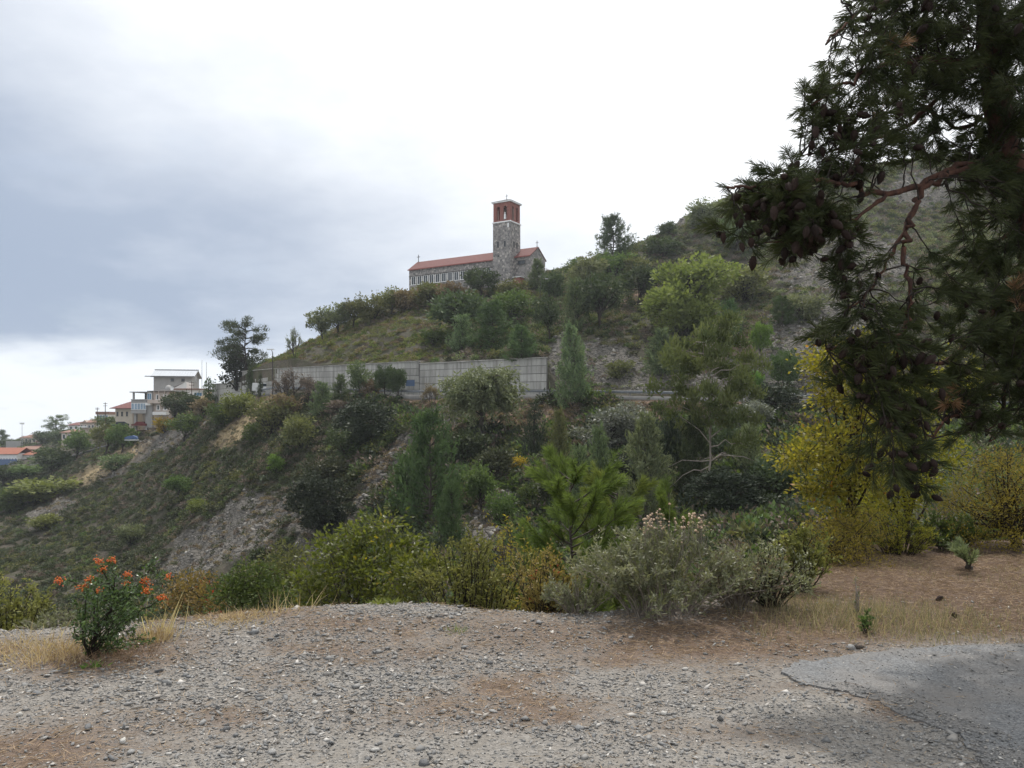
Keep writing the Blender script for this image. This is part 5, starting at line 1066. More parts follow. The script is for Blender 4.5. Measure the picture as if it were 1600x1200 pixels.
def gravel():
    r = np.random.default_rng(8); X, Y = view_pts(150000, r, 2.9, 7.4); asp = in_poly(X, Y, ring); lm = litter_mask(X, Y); drift = fbm(X / .6, Y / .45, 71, 3)
    past = Y > edge_y(X) + .5; er = np.array(ring); near_edge = np.min([np.hypot(X - (a[0]+(b[0]-a[0])*t_), Y - (a[1]+(b[1]-a[1])*t_)) for a, b in zip(er[8:], np.roll(er, -1, 0)[8:]) for t_ in np.linspace(0, 1, 8)], axis=0) < .2 + .2*drift
    right = (X > 1.9) & (Y > 5.9)
    k = ~past & (r.uniform(0, 1, len(X)) < np.where(asp, np.where(near_edge, .9, .16), np.where(right, .05, (1.0 - .72*lm) * np.clip(.78 + drift * .9, .3, 1)))); X, Y, drift, asp = X[k], Y[k], drift[k], asp[k]; n = len(X)
    s = np.exp(r.normal(size=n)*.52)*.0060*(1 + .25*np.clip(drift, -1, 1)); s = np.clip(s, .004, .028)*np.where(asp, .7, 1)
    O = np.array([(1,0,0),(-1,0,0),(0,1,0),(0,-1,0),(0,0,1),(0,0,-1)], float); T = np.array([(0,2,4),(2,1,4),(1,3,4),(3,0,4),(2,0,5),(1,2,5),(3,1,5),(0,3,5)])
    V = O[None] * r.uniform(.55, 1.35, (n, 6, 1)) + r.normal(size=(n, 6, 3))*.34; V = V * np.stack([np.ones(n)*1.15, r.uniform(.5, 1, n), r.uniform(.25, .6, n)], 1)[:, None]
    a = r.uniform(0, 6.28, n); c, q = np.cos(a), np.sin(a); tl = r.normal(size=n)*.3; x, y, z = V[..., 0], V[..., 1], V[..., 2]; z = z + x*tl[:, None]
    V = np.stack([x*c[:, None] - y*q[:, None], x*q[:, None] + y*c[:, None], z], -1) * s[:, None, None] + np.stack([X, Y, lot_z(X, Y) + s*.2 + np.where(asp, .012, 0)], 1)[:, None]
    F = (T[None] + np.arange(n)[:, None, None]*6).reshape(-1, 3); tint = np.clip(.55 + r.normal(size=n)*.2, 0, 1); tint = np.where(r.uniform(0,1,n) < .055, r.uniform(.85, 1, n), tint)
    o = obj('gravel', mesh_np('gravel', V.reshape(-1, 3), F, np.repeat(tint, 6)), MATS['gravel_stone']); tag(o, 'small grey crushed gravel covering the foreground lot', 'gravel', None, 'stuff')
gravel()
def rock_np(seed, flat):
    V, F = rock_mesh(seed, 1, flat); return V, F
def big_stones():
    r = np.random.default_rng(9); ms = [mesh_np('stone', *rock_np(400+i, (.35,.5,.28,.45,.4)[i % 5])) for i in range(8)]
    hand = [(137,1140,26),(262,1072,22),(425,1178,26),(905,1140,24),(842,992,18),(585,1175,20),(660,1192,26),(250,1052,20),(415,1058,14),(192,1160,22),(205,1178,24),(397,1003,22),(520,1078,18),(490,1100,16),(1015,1056,14),(1070,1083,13),(1240,1097,14),(765,1040,14),(770,1115,18),(690,1115,15),(730,1195,18),(575,1188,14),(620,1152,14),(1105,1048,10),(980,1058,10),(1330,1014,22),(780,1008,12),(745,1003,11),(1125,1145,12),(60,1085,18),(30,1120,16),(70,1155,18),(340,1110,14),(430,1082,12),(540,1002,12),(670,968,14),(720,968,16),(640,958,12),(610,962,10),(350,1040,12),(300,1060,12)]
    pts = [(*pz(px, py)[:2], w / FPX * (CAMZ * FPX / (py - HOR))) for px, py, w in hand]
    X, Y = view_pts(900, r, 3.0, 6.6); k = ~in_poly(X, Y, ring) & (Y < edge_y(X)) & ~((X > 1.3) & (Y > 5.7)); X, Y = X[k][:200], Y[k][:200]
    pts += [(x, y, float(np.clip(np.exp(r.normal()*.35)*.034, .022, .06))) for x, y in zip(X, Y)]
    for i, (x, y, s) in enumerate(pts):
        o = obj('stone', ms[i % 8], MATS['loose_stone'], LOT, (x, y, float(lot_z(x, y)) + s*.12)); o.scale = (s, s, s); o.rotation_euler = (r.normal()*.25, r.normal()*.25, r.uniform(0, 6.28))
big_stones()
def blades(P, A, L, W, r, bend=0.3):
    """thin two-segment blades"""
    n = len(P); A = norm(A); B = norm(np.cross(A, r.normal(size=(n, 3)))); N = np.cross(A, B); L = np.broadcast_to(L, (n,))[:, None]; W = np.broadcast_to(W, (n,))[:, None]; b = r.normal(size=(n, 1))*bend
    M_ = P + A*L*.5 + N*L*b*.15; T_ = P + A*L + N*L*b*.5
    V = np.stack([P - B*W/2, P + B*W/2, M_ + B*W*.4, M_ - B*W*.4, T_], 1).reshape(-1, 3); i = np.arange(n)*5
    return V, [np.stack([i, i+1, i+2, i+3], 1), np.stack([i+3, i+2, i+4], 1)]
DRY = leafmat('dry_straw', (0.22,0.16,0.085), (0.50,0.41,0.26), .3); RUST = leafmat('pine_straw', (0.10,0.06,0.04), (0.26,0.18,0.12), .1)
GREENW = leafmat('weed_green', (0.07,0.095,0.035), (0.20,0.20,0.10), .35)
def litter():
    r = np.random.default_rng(12); X, Y = view_pts(120000, r, 2.9, 9.5); m = litter_mask(X, Y); asp = in_poly(X, Y, ring); k = (r.uniform(0, 1, len(X)) < (m**1.3*.95 + .03)*np.where(asp, .08, 1)) & (Y < edge_y(X) + .6); X, Y, asp = X[k], Y[k], asp[k]; n = len(X)
    a = r.uniform(0, 6.28, n); V, F = blades(np.stack([X, Y, lot_z(X, Y) + r.uniform(.004, .016, n) + np.where(asp, .013, 0)], 1), np.stack([np.cos(a), np.sin(a), r.normal(size=n)*.12], 1), r.uniform(.03, .10, n), .0026, r, .5)
    o = obj('pine_needle_litter', mesh_np('pine_needle_litter', V, F, np.repeat(r.uniform(0, 1, n), 5)), RUST); tag(o, 'reddish fallen pine needles drifting over the gravel', 'pine needles', None, 'stuff')
litter()
def tuft(name, label, px, py, D, n, h, spread, mat, group=None, lean=.35, w=.004, cat='grass', z=None):
    r = np.random.default_rng(int(px*7+py)); p = at(px, py, D); p[2] = float(max(lot_z(p[0], p[1]), -9)) if z is None else z
    o = r.normal(size=(n, 2))*spread; P = np.stack([o[:, 0], o[:, 1], lot_z(p[0]+o[:, 0], p[1]+o[:, 1]) - p[2] - .01], 1); A = np.stack([o[:, 0]*lean/max(spread, .01)*.5 + r.normal(size=n)*lean, r.normal(size=n)*lean, np.ones(n)], 1)
    V, F = blades(P, A, h*r.uniform(.4, 1.1, n), w, r, .5); ob = obj(name, mesh_np(name, V, F, np.repeat(r.uniform(0, 1, n), 5)), mat); ob.location = p; return tag(ob, label, cat, group)
GT = 'tufts of dry grass along the lot edge'
tuft('grass_tuft', 'dry straw tuft right beside the orange berry shrub', 243, 990, 5.9, 260, .17, .07, DRY, GT)
tuft('grass_tuft', 'tall bleached grass stalks behind the straw tuft near the berry shrub', 250, 985, 6.0, 26, .34, .06, DRY, GT, .3, .006)
tuft('grass_tuft', 'flattened dry grass on the left shoulder of the gravel mound', 365, 965, 6.3, 500, .10, .14, DRY, GT, 1.1)
tuft('grass_tuft', 'upright dry stalks behind the gravel mound', 450, 962, 6.5, 34, .26, .12, DRY, GT, .35, .005)
tuft('grass_tuft', 'low dry grass left of the upright dry stalks', 400, 966, 6.4, 200, .08, .12, DRY, GT, .9)
tuft('grass_tuft', 'dry tangled grass at the left picture edge', 40, 1015, 5.7, 700, .12, .22, DRY, GT, .7)
tuft('grass_tuft', 'dry tangled grass left of the berry shrub stem', 100, 1020, 5.6, 500, .13, .15, DRY, GT, .6)
tuft('grass_tuft', 'brown dry grass around the foot of the berry shrub', 185, 1012, 5.65, 500, .10, .16, RUST, GT, .7)
tuft('weed', 'small green weed at the foot of the berry shrub', 148, 1042, 5.36, 60, .06, .025, LEAF['bright'], None, .9, .014, 'weed')
tuft('weed', 'small greyish weed by the gravel mound', 715, 1000, 6.0, 50, .07, .03, GREENW, None, .6, .006, 'weed')
tuft('weed', 'bright low weed at the back of the gravel mound', 600, 950, 6.75, 80, .09, .06, LEAF['lime'], None, .8, .02, 'weed')
def meadow():
    r = np.random.default_rng(14); n = 30000; X = r.uniform(1.7, 6.5, n); Y = r.uniform(5.8, 10.2, n); nn = fbm(X/.6, Y/.6, 81, 3); d = np.exp(-((X-2.75)/.95)**2 - ((Y-6.45)/.55)**2)
    k = (r.uniform(0, 1, n) < np.clip(d*1.2 + .02 + nn*.7, 0, 1)) & ~in_poly(X, Y, ring); X, Y, d = X[k], Y[k], d[k]; n = len(X); A = np.stack([r.normal(size=n)*.35, r.normal(size=n)*.35, np.ones(n)], 1)
    V, F = blades(np.stack([X, Y, lot_z(X, Y) - .01], 1), A, r.uniform(.05, .30, n)*(.3 + .7*d), .0036, r, .5); t = r.uniform(0, 1, n)
    m = leafmat('meadow_grass', (0.075,0.082,0.042), (0.27,0.215,0.15), .35); o = obj('dry_meadow_grass', mesh_np('dry_meadow_grass', V, F, np.repeat(t, 5)), m); tag(o, 'thin dry grass and weeds on the bank behind the asphalt', 'grass', None, 'stuff')
meadow()

# ------------------------------------------------------------------ foreground shrubs
def base_z(x, y): return float(max(lot_z(x, y), ground_z(np.array([x]), np.array([y]))[0] if y > 8 else -99))
def shrub(name, label, px, pyt, D, wpx, leaf, n, mat, seed, nst=40, bark='dark', upright=.5, lw=.4, twig=.35, cat='bush', group=None, blob=None, depthr=None, low=.12, stem_r=.009, gather=.25, droop=.0, zb=None, cb=None):
    """many stemmed shrub: stems from one foot, side twigs, leaves along them"""
    r = np.random.default_rng(seed); p = at(px, pyt, D); zb = base_z(p[0], p[1]) if zb is None else zb; H = p[2] - zb; W = wpx / FPX * D / 2; Dp = depthr or W*.75
    e = empty(name, (p[0], p[1], zb)); tag(e, label, cat, group); wood = []; P = []; A = []; T = []
    for k in range(nst):
        a = r.uniform(0, 6.28); q = math.sqrt(r.uniform(0, 1)); tip = np.array((math.cos(a)*q*W, math.sin(a)*q*Dp, H*((1 - .62*q**2)*r.uniform(.72, 1.03) if cb is None else cb + (1-cb)*(.5 + .5*math.sqrt(max(0, 1-q*q*.9))*r.uniform(-.9, 1.05)))))
        s = np.array((math.cos(a)*q*W*gather, math.sin(a)*q*Dp*gather, -.03)); c = np.array((s[0]*(1-upright)+tip[0]*upright*.6, s[1]*(1-upright)+tip[1]*upright*.6, tip[2]*(.45+.3*upright)))
        br = wob(bez(s, c, tip, 7), r, .012*H); wood.append((*tube(br, np.linspace(stem_r*r.uniform(.7,1.3), stem_r*.22, 7), 4), None)); seg = [(br, low, 1.0)]
        for j in range(r.integers(3, 7)):
            i = r.uniform(1.5, 5.8); b0 = br[int(i)] + (br[int(i)+1]-br[int(i)])*(i-int(i)); d = norm(norm(br[-1]-br[0]) + rdir(r, 1)[0]*.9 + np.array((0,0,.15-droop))); ln = twig*H*r.uniform(.4, 1.1)*(.5 + W/H*.3); b1 = b0 + d*ln; b1[2] = max(b1[2], .02)
            tw = bez(b0, (b0+b1)/2 + r.normal(size=3)*ln*.08, b1 - np.array((0,0,droop*ln)), 5); wood.append((*tube(tw, np.linspace(stem_r*.35, stem_r*.12, 5), 3), None)); seg.append((tw, .15, .8))
        tone = r.uniform(0, .55)
        for b, lo, wgt in seg:
            m = max(3, int(n / nst / 5.2 * wgt * r.uniform(.6, 1.4))); t = r.uniform(lo, 1.0, m)**.8*(len(b)-1.001); i = t.astype(int); q2 = b[i] + (b[i+1]-b[i])*(t-i)[:, None]; tan = norm(b[i+1]-b[i])
            P.append(q2 + r.normal(size=(m, 3))*leaf*.25); A.append(tan*.6 + rdir(r, m)*.9 + np.array((0,0,.1-droop))); T.append(np.clip(tone + r.uniform(0, .45, m), 0, 1))
    P = np.concatenate(P); A = np.concatenate(A); T = np.concatenate(T); L = leaf*r.uniform(.55, 1.3, len(P)); V, F = leaf_quads(P, A, L, L*lw, r)
    obj('stems', mesh_np(name+'_stems', *join(wood)[:2]), BARK[bark], e); obj('foliage', mesh_np(name+'_foliage', V, F, np.repeat(T, 4)), mat, e); return e, P
FL = dict(
    sage=leafmat('leaf_sage', (0.065,0.072,0.042), (0.185,0.185,0.115), .3, .5, .35), sagebrown=leafmat('leaf_sage_brown', (0.10,0.075,0.045), (0.21,0.165,0.10), .3),
    berrygreen=leafmat('leaf_berry_shrub', (0.02,0.042,0.014), (0.075,0.12,0.035), .25, .3, .5), walnut=leafmat('leaf_walnut', (0.038,0.052,0.012), (0.125,0.138,0.028), .4, .45, .35, (0.30,0.24,0.03)),
    olivebush=leafmat('leaf_olive_bush', (0.06,0.066,0.022), (0.165,0.16,0.055), .36, .55, .2, (0.34,0.30,0.12)), rusty=leafmat('leaf_rusty', (0.09,0.075,0.025), (0.19,0.13,0.05), .35, .5, .3, (0.35,0.06,0.025)),
    gold=leafmat('leaf_gold', (0.07,0.083,0.016), (0.26,0.215,0.036), .45, .5, .22, (0.36,0.17,0.03)), ochre=leafmat('leaf_ochre', (0.085,0.078,0.02), (0.21,0.165,0.036), .4), yelgreen=leafmat('leaf_yelgreen', (0.10,0.105,0.016), (0.24,0.225,0.035), .42),
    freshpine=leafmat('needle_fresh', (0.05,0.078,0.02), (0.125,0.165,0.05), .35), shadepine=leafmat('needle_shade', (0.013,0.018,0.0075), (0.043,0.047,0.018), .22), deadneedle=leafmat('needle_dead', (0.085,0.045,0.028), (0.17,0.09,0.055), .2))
# big sage coloured bush with dry flower heads, its dark stems leaning out of the right end
e, P = shrub('sage_bush', 'large grey green bush with pale dry flower heads at the gravel edge', 1030, 812, 6.55, 330, .042, 17000, FL['sage'], 31, 90, 'pale', .45, .3, .34, gather=.35, stem_r=.006, low=.1)
def flower_heads():
    r = np.random.default_rng(32); k = P[(P[:, 2] > .62) & (P[:, 0] > -.15)]; k = k[r.choice(len(k), 110)] + r.normal(size=(110, 3))*.03; k[:, 2] += r.uniform(.0, .10, 110); L = []
    V0, F0 = rock_mesh(1, 1, .8)
    for q in k: L.append((V0*.022*r.uniform(.7, 1.4) + q, F0, None))
    V, F, _ = join(L); o = obj('flower_heads', mesh_np('flower_heads', V, F, np.repeat(r.uniform(0, 1, 110), 12)), leafmat('dry_flower', (0.36,0.26,0.18), (0.62,0.50,0.38), .2), e); o['kind'] = 'stuff'
    st = [(*tube(bez(q - np.array((r.normal()*.04, r.normal()*.04, .22)), q - np.array((0,0,.1)), q, 4), .0016, 3), None) for q in k]; obj('flower_stalks', mesh_np('flower_stalks', *join(st)[:2]), BARK['pale'], e)
flower_heads()
e2, _ = shrub('brown_bush', 'brown twiggy half dry bush leaning right of the flower headed bush', 1150, 845, 6.75, 190, .028, 2600, FL['sagebrown'], 33, 60, 'pale', .35, .3, .45, gather=.12, stem_r=.008, low=.45)
shrub('dark_stemmed_shrub', 'dark stemmed shrub with sparse green leaves beside the dry grass', 1205, 845, 6.75, 170, .036, 3400, FL['sage'], 34, 40, 'dark', .6, .4, .4, gather=.15, stem_r=.009)
shrub('green_shrub', 'light green leafy shrub between the brown bush and the yellow bush', 1250, 800, 7.6, 110, .04, 2600, FL['olivebush'], 35, 26, 'dark', .7, .5, .3)
shrub('olive_bush', 'olive green upright bush right of the gravel mound', 735, 838, 7.9, 190, .042, 7500, FL['olivebush'], 36, 60, 'dark', .75, .42, .28, gather=.5, cb=0.5)
shrub('olive_bush', 'paler tall bush behind the olive bush by the mound', 800, 806, 9.6, 130, .045, 4200, FL['ochre'], 37, 34, 'grey', .75, .42, .3, gather=.4, cb=0.5)
shrub('rusty_bush', 'rust tipped green bush touching the flower headed bush', 852, 862, 7.3, 130, .036, 4200, FL['rusty'], 38, 40, 'dark', .6, .4, .32, gather=.4, cb=0.45)
shrub('low_bush', 'small grey leaved bush at the left foot of the flower headed bush', 905, 890, 6.7, 130, .032, 3600, FL['sage'], 39, 34, 'pale', .5, .3, .35)
shrub('edge_bush', 'olive bush at the left picture edge behind the gravel', 12, 900, 7.6, 130, .04, 5200, FL['olivebush'], 40, 40, 'dark', .6, .4, .3, gather=.4, cb=0.35)
shrub('weedy_bush', 'low grey weedy bush behind the berry shrub', 95, 962, 6.5, 150, .03, 2200, FL['sage'], 41, 40, 'pale', .6, .35, .4, gather=.6)
def crown_tree(name, label, px, D, blobs, leaf, nclump, nleaf, mat, seed, lw=.5, bark='dark', r0=.04, cr=.09, nlimb=40, cat='tree', up=.1):
    """near tree: blobs (px, py, half width px, half height px, nearer by m, half depth m) hold its leaf clumps"""
    r = np.random.default_rng(seed); x = (px - 800) / FPX * D; zb = base_z(x, D); b = np.array((x, D, zb)); e = empty(name, b); tag(e, label, cat)
    B = []
    for cx, cy, rx, ry, dy, rd in blobs: q = at(cx, cy, D - dy) - b; B.append((*q, rx/FPX*(D-dy), rd, ry/FPX*(D-dy)))
    c, C = crown(B, nclump, nleaf, leaf, cr, r, lw, .25, up, .8); top = max(q[2] for q in B)
    w = limbs(C, nlimb, np.array((0, 0, -.1)), np.array((np.mean([q[0] for q in B])*.6, 0, top*.75)), r, r0, .3, 5, .16)
    tw = []
    for i in r.choice(len(C), len(C)//2, replace=False):
        d = rdir(r, 1)[0]; tw.append((*tube(bez(C[i] - d*cr*1.6, C[i], C[i] + d*cr*1.8 + r.normal(size=3)*.03, 4), [.004,.0035,.003,.0015], 3), None))
    obj('trunk', mesh_np(name+'_trunk', w[0], w[1], None, True), BARK[bark], e); obj('twigs', mesh_np(name+'_twigs', *join(tw)[:2]), BARK[bark], e); obj('crown', mesh_np(name+'_crown', *c), mat, e)
crown_tree('hollow_bush', 'dark green bush below the lot right of the berry shrub', 392, 11.5, [(395,905,38,26,0,.4),(365,925,35,24,.2,.4),(425,930,30,24,.1,.4)], .055, 170, 16, LEAF['mid'], 42, .5, 'dark', .03, .07, 20, 'bush')
crown_tree('hollow_bush', 'olive brown bush below the lot left of the dark green bush', 305, 12.0, [(300,915,32,22,0,.4),(330,935,30,24,.2,.4),(275,935,26,22,.1,.4)], .05, 150, 15, FL['rusty'], 43, .5, 'dark', .03, .07, 20, 'bush')
crown_tree('hollow_bush', 'dull olive bush in the hollow left of the yellowish leafy tree', 450, 18.0, [(445,880,40,30,0,.6),(415,900,34,24,.2,.6),(470,910,30,30,0,.5)], .08, 170, 15, LEAF['olive'], 44, .5, 'dark', .04, .1, 20, 'bush')
crown_tree('leafy_tree', 'yellowish green leafy tree rising behind the gravel mound', 545, 11.0, [(600,822,28,16,0,.4),(560,835,30,22,.2,.4),(525,860,34,24,.3,.5),(490,900,34,22,.2,.4),(550,890,40,28,.5,.4),(610,870,36,26,.1,.5),(500,935,40,18,.4,.4),(580,930,50,16,.4,.4),(640,850,22,18,0,.3)], .07, 330, 14, FL['walnut'], 45, .5, 'grey', .05, .075, 46)
crown_tree('leafy_tree', 'low leafy tree with arching branches right of the yellowish leafy tree', 655, 10.2, [(650,895,45,32,0,.4),(690,890,22,20,0,.3),(620,930,40,24,.2,.3)], .06, 130, 15, FL['walnut'], 46, .5, 'grey', .03, .07, 16)
def near_pine(name, label, px, pyt, D, wpx, mat, seed, nst=34, L=.16, n=260, up=1.0, group=None):
    r = np.random.default_rng(seed); p = at(px, pyt, D); zb = base_z(p[0], p[1]); H = p[2]-zb; W = wpx/FPX*D/2; e = empty(name, (p[0], p[1], zb)); tag(e, label, 'tree', group)
    wood = [(*tube(wob(np.linspace((0,0,-.05),(0,0,H*.96),8), r, .02), np.linspace(.05,.008,8), 6), None)]; Ps = []; As = []; Ts = []
    for k in range(nst):
        z = H*(.25 + .72*(k/nst)); a = r.uniform(0, 6.28); ln = W*(1.1 - .75*(k/nst))*r.uniform(.65, 1.1); s = np.array((0,0,z)); tip = s + np.array((math.cos(a)*ln, math.sin(a)*ln, ln*r.uniform(.25, .8)*up)); br = bez(s, (s+tip)/2 - np.array((0,0,ln*.12)), tip, 6); wood.append((*tube(br, np.linspace(.014,.004,6), 4), None))
        for j in range(5):
            i = r.uniform(1.6, 4.9) if j else 4.99; b0 = br[int(i)] + (br[min(int(i)+1,5)]-br[int(i)])*(i-int(i)); d = norm(norm(tip-s) + rdir(r,1)[0]*.6 + np.array((0,0,.7*up))); ln2 = L*1.6*r.uniform(.7,1.4)
            tw = np.linspace(b0, b0+d*ln2, 3); wood.append((*tube(tw, [.005,.004,.002], 3), None)); m = int(n/5*2.2); t = r.uniform(.05, 1.02, m)[:, None]; Ps.append(b0 + d*ln2*t); As.append(d[None]*.95 + rdir(r, m)*.62); Ts.append(np.clip(r.uniform(0,.6) + r.uniform(0,.4,m), 0, 1))
    Ps = np.concatenate(Ps); As = np.concatenate(As); V, F = needles(Ps, As, L*r.uniform(.6,1.1,len(Ps)), .0052, r)
    obj('trunk', mesh_np(name+'_trunk', *join(wood)[:2]), BARK['grey'], e); obj('needles', mesh_np(name+'_needles', V, F, np.repeat(np.concatenate(Ts), 4)), mat, e)
near_pine('young_pine', 'bright fresh green young pine behind the rust tipped bush', 893, 732, 11.0, 250, FL['freshpine'], 51, 48)
near_pine('young_pine', 'yellowish young pine right of the bright fresh green one', 965, 755, 12.5, 170, LEAF['lime'], 52, 36)
near_pine('young_pine', 'small bright pine sapling behind the flower headed bush', 1045, 756, 13.5, 62, FL['freshpine'], 53, 18)
crown_tree('yellow_tree', 'golden yellow leaved tree half hidden by the hanging pine boughs', 1345, 10.5, [(1285,565,26,30,0,.4),(1310,610,34,34,.1,.5),(1350,560,45,40,0,.5),(1370,640,50,50,.1,.5),(1250,715,42,22,.6,.4),(1292,690,36,30,.4,.5),(1290,760,42,26,.4,.4),(1340,740,50,40,.2,.5),(1320,820,40,24,.2,.4)], .056, 640, 15, FL['gold'], 54, .6, 'dark', .05, .085, 34)
crown_tree('yellow_tree', 'second yellow green tree behind the hanging pine boughs', 1420, 11.5, [(1400,640,60,60,0,.6),(1440,720,70,60,.2,.6),(1390,780,60,50,.3,.6),(1480,600,50,50,0,.6)], .055, 420, 16, FL['yelgreen'], 55, .5, 'dark', .05, .08, 34)
crown_tree('ochre_bush', 'ochre yellow bush behind the dry grass bank', 1300, 9.3, [(1290,850,60,40,.2,.5),(1340,830,50,40,.0,.5),(1260,880,40,30,.3,.4),(1330,880,60,28,.4,.4)], .026, 330, 26, FL['ochre'], 56, .35, 'dark', .035, .055, 36, 'bush', .3)
shrub('yellow_bush', 'bright yellow green broom like bush on the bank', 1405, 800, 9.6, 140, .03, 6000, FL['yelgreen'], 57, 60, 'dark', .8, .25, .3, gather=.35)
crown_tree('yellow_tree', 'spreading ochre yellow tree at the right picture edge', 1590, 10.2, [(1560,740,55,40,0,.6),(1520,790,45,45,.2,.6),(1590,800,50,50,.3,.6),(1560,850,70,30,.4,.5),(1620,740,50,60,0,.6),(1500,840,30,25,.3,.4)], .030, 480, 26, FL['ochre'], 58, .38, 'dark', .07, .06, 60, 'tree', .3)
shrub('dark_bush', 'dark green bush between the two yellow bushes on the bank', 1485, 800, 9.9, 120, .05, 3200, LEAF['mid'], 59, 34, 'grey', .5, .45, .3)
shrub('grey_bush', 'grey twiggy bush behind the yellow bushes', 1470, 650, 13.0, 200, .06, 4200, LEAF['greygreen'], 60, 44, 'pale', .5, .4, .4, low=.4, cb=0.2)
shrub('green_bush', 'dense green bush at the right edge behind the ochre tree', 1590, 640, 14.0, 200, .07, 5200, LEAF['mid'], 61, 44, 'dark', .5, .5, .3, cb=0.2)
shrub('leafy_weed', 'single dark leafy weed standing in the dry grass', 1352, 938, 6.15, 26, .035, 150, LEAF['mid'], 62, 4, 'dark', .8, .5, .2, 'weed')
shrub('tall_weed', 'tall thin grey weed behind the dark leafy weed', 1340, 890, 6.6, 14, .03, 60, FL['sage'], 63, 3, 'pale', .9, .35, .1, 'weed')
near_pine('pine_seedling', 'small grey green pine seedling on the bank by the dark bush', 1515, 868, 8.6, 40, LEAF['greygreen'], 64, 8, .08, 120)

def berry_shrub():
    r = np.random.default_rng(71); D = 5.55; b = at(139, 1022, D); b[2] = lot_z(b[0], b[1]); e = empty('berry_shrub', b); tag(e, 'green shrub with orange berry clusters at the left of the gravel', 'shrub')
    def L(px, py, dd=0.0): return at(px, py, D + dd) - b
    clusters = [(154,876),(161,889),(175,875),(92,907),(139,906),(129,918),(155,923),(198,899),(197,911),(228,908),(229,922),(262,901),(253,934)]
    wood = []; P = []; A = []; T = []
    def stem(pts, r0, leafy=0.3, dens=60):
        pts = np.array(pts); n = len(pts); Q = []
        for i in range(n-1):
            for t in np.linspace(0, 1, 4, endpoint=False): Q.append(pts[i]+(pts[i+1]-pts[i])*t)
        Q.append(pts[-1]); Q = wob(Q, r, .008); wood.append((*tube(Q, np.linspace(r0, r0*.25, len(Q)), 5), None)); m = dens; t = r.uniform(leafy, 1, m)*(len(Q)-1.001); i = t.astype(int); q = Q[i]+(Q[i+1]-Q[i])*(t-i)[:, None]
        P.append(q + r.normal(size=(m, 3))*.012); A.append(norm(Q[i+1]-Q[i])*.5 + rdir(r, m)); T.append(r.uniform(0, 1, m)); return Q
    f = np.zeros(3); k1, k2, k3 = L(152,985,.02), L(172,955,-.04), L(182,930,.03)
    main = stem([f, k1, k2, k3, L(165,900,.0), L(158,884)], .012, .3, 120); stem([k3, L(215,915,.05), L(232,890,.06), L(243,868,.06)], .006, .15, 150); stem([k1, L(148,940,.1), L(132,915,.1), L(100,908,.08)], .007, .3, 120)
    stem([f, L(170,990,.1), L(205,965,.1), L(235,945,.1), L(252,936,.1)], .008, .35, 130); stem([f, L(128,985,-.1), L(132,950,-.12), L(139,912,-.1)], .007, .35, 110)
    stem([k2, L(195,930,-.1), L(198,904,-.08)], .005, .1, 90); stem([k3, L(205,930,.0), L(225,918,.02)], .005, .1, 90); stem([L(232,890,.06), L(250,896,.06), L(260,901,.06)], .003, .1, 40); stem([k3, L(178,900,0), L(174,879,0)], .005, .1, 70)
    for k in range(60):
        s = main[r.integers(2, 16)] if k < 30 else f + np.array((0, 0, .02)); tip = L(r.uniform(108, 248), r.uniform(900, 1008), r.uniform(-.25, .25)); stem([s, (s+tip)/2 + r.normal(size=3)*.02, tip], .0035, .25, 46)
    P = np.concatenate(P); A = np.concatenate(A); T = np.concatenate(T); ln = .030*r.uniform(.6, 1.3, len(P)); V, F = leaf_quads(P, A, ln, ln*.42, r); obj('stems', mesh_np('berry_stems', *join(wood)[:2]), BARK['dark'], e); obj('foliage', mesh_np('berry_foliage', V, F, np.repeat(T, 4)), FL['berrygreen'], e)
    m, nt = nodes_of('orange_berry'); t = NT(nt); a = t.n('ShaderNodeAttribute', attribute_name='tint'); t.out(t.bsdf(t.mix(a.outputs['Fac'], (0.42,0.06,0.006), (0.58,0.16,0.012)), .35, .45))
    V0, F0 = rock_mesh(3, 1, 1.0); V0 = norm(V0)*.5
    for i, (px, py) in enumerate(clusters):
        c = L(px, py, r.uniform(-.05, .05)); n = 46 if i not in (6, 11, 8) else 24; o = r.normal(size=(n, 3))*np.array((.017, .014, .013))*(.9 if n > 40 else .7); L_ = [(V0*.0105*r.uniform(.8, 1.2)+q, F0, None) for q in o]; V, F, _ = join(L_)
        ob = obj('berry_cluster', mesh_np('berry_cluster', V, F, np.repeat(r.uniform(0, 1, n), 12), True), m, e); ob.location = c
berry_shrub()

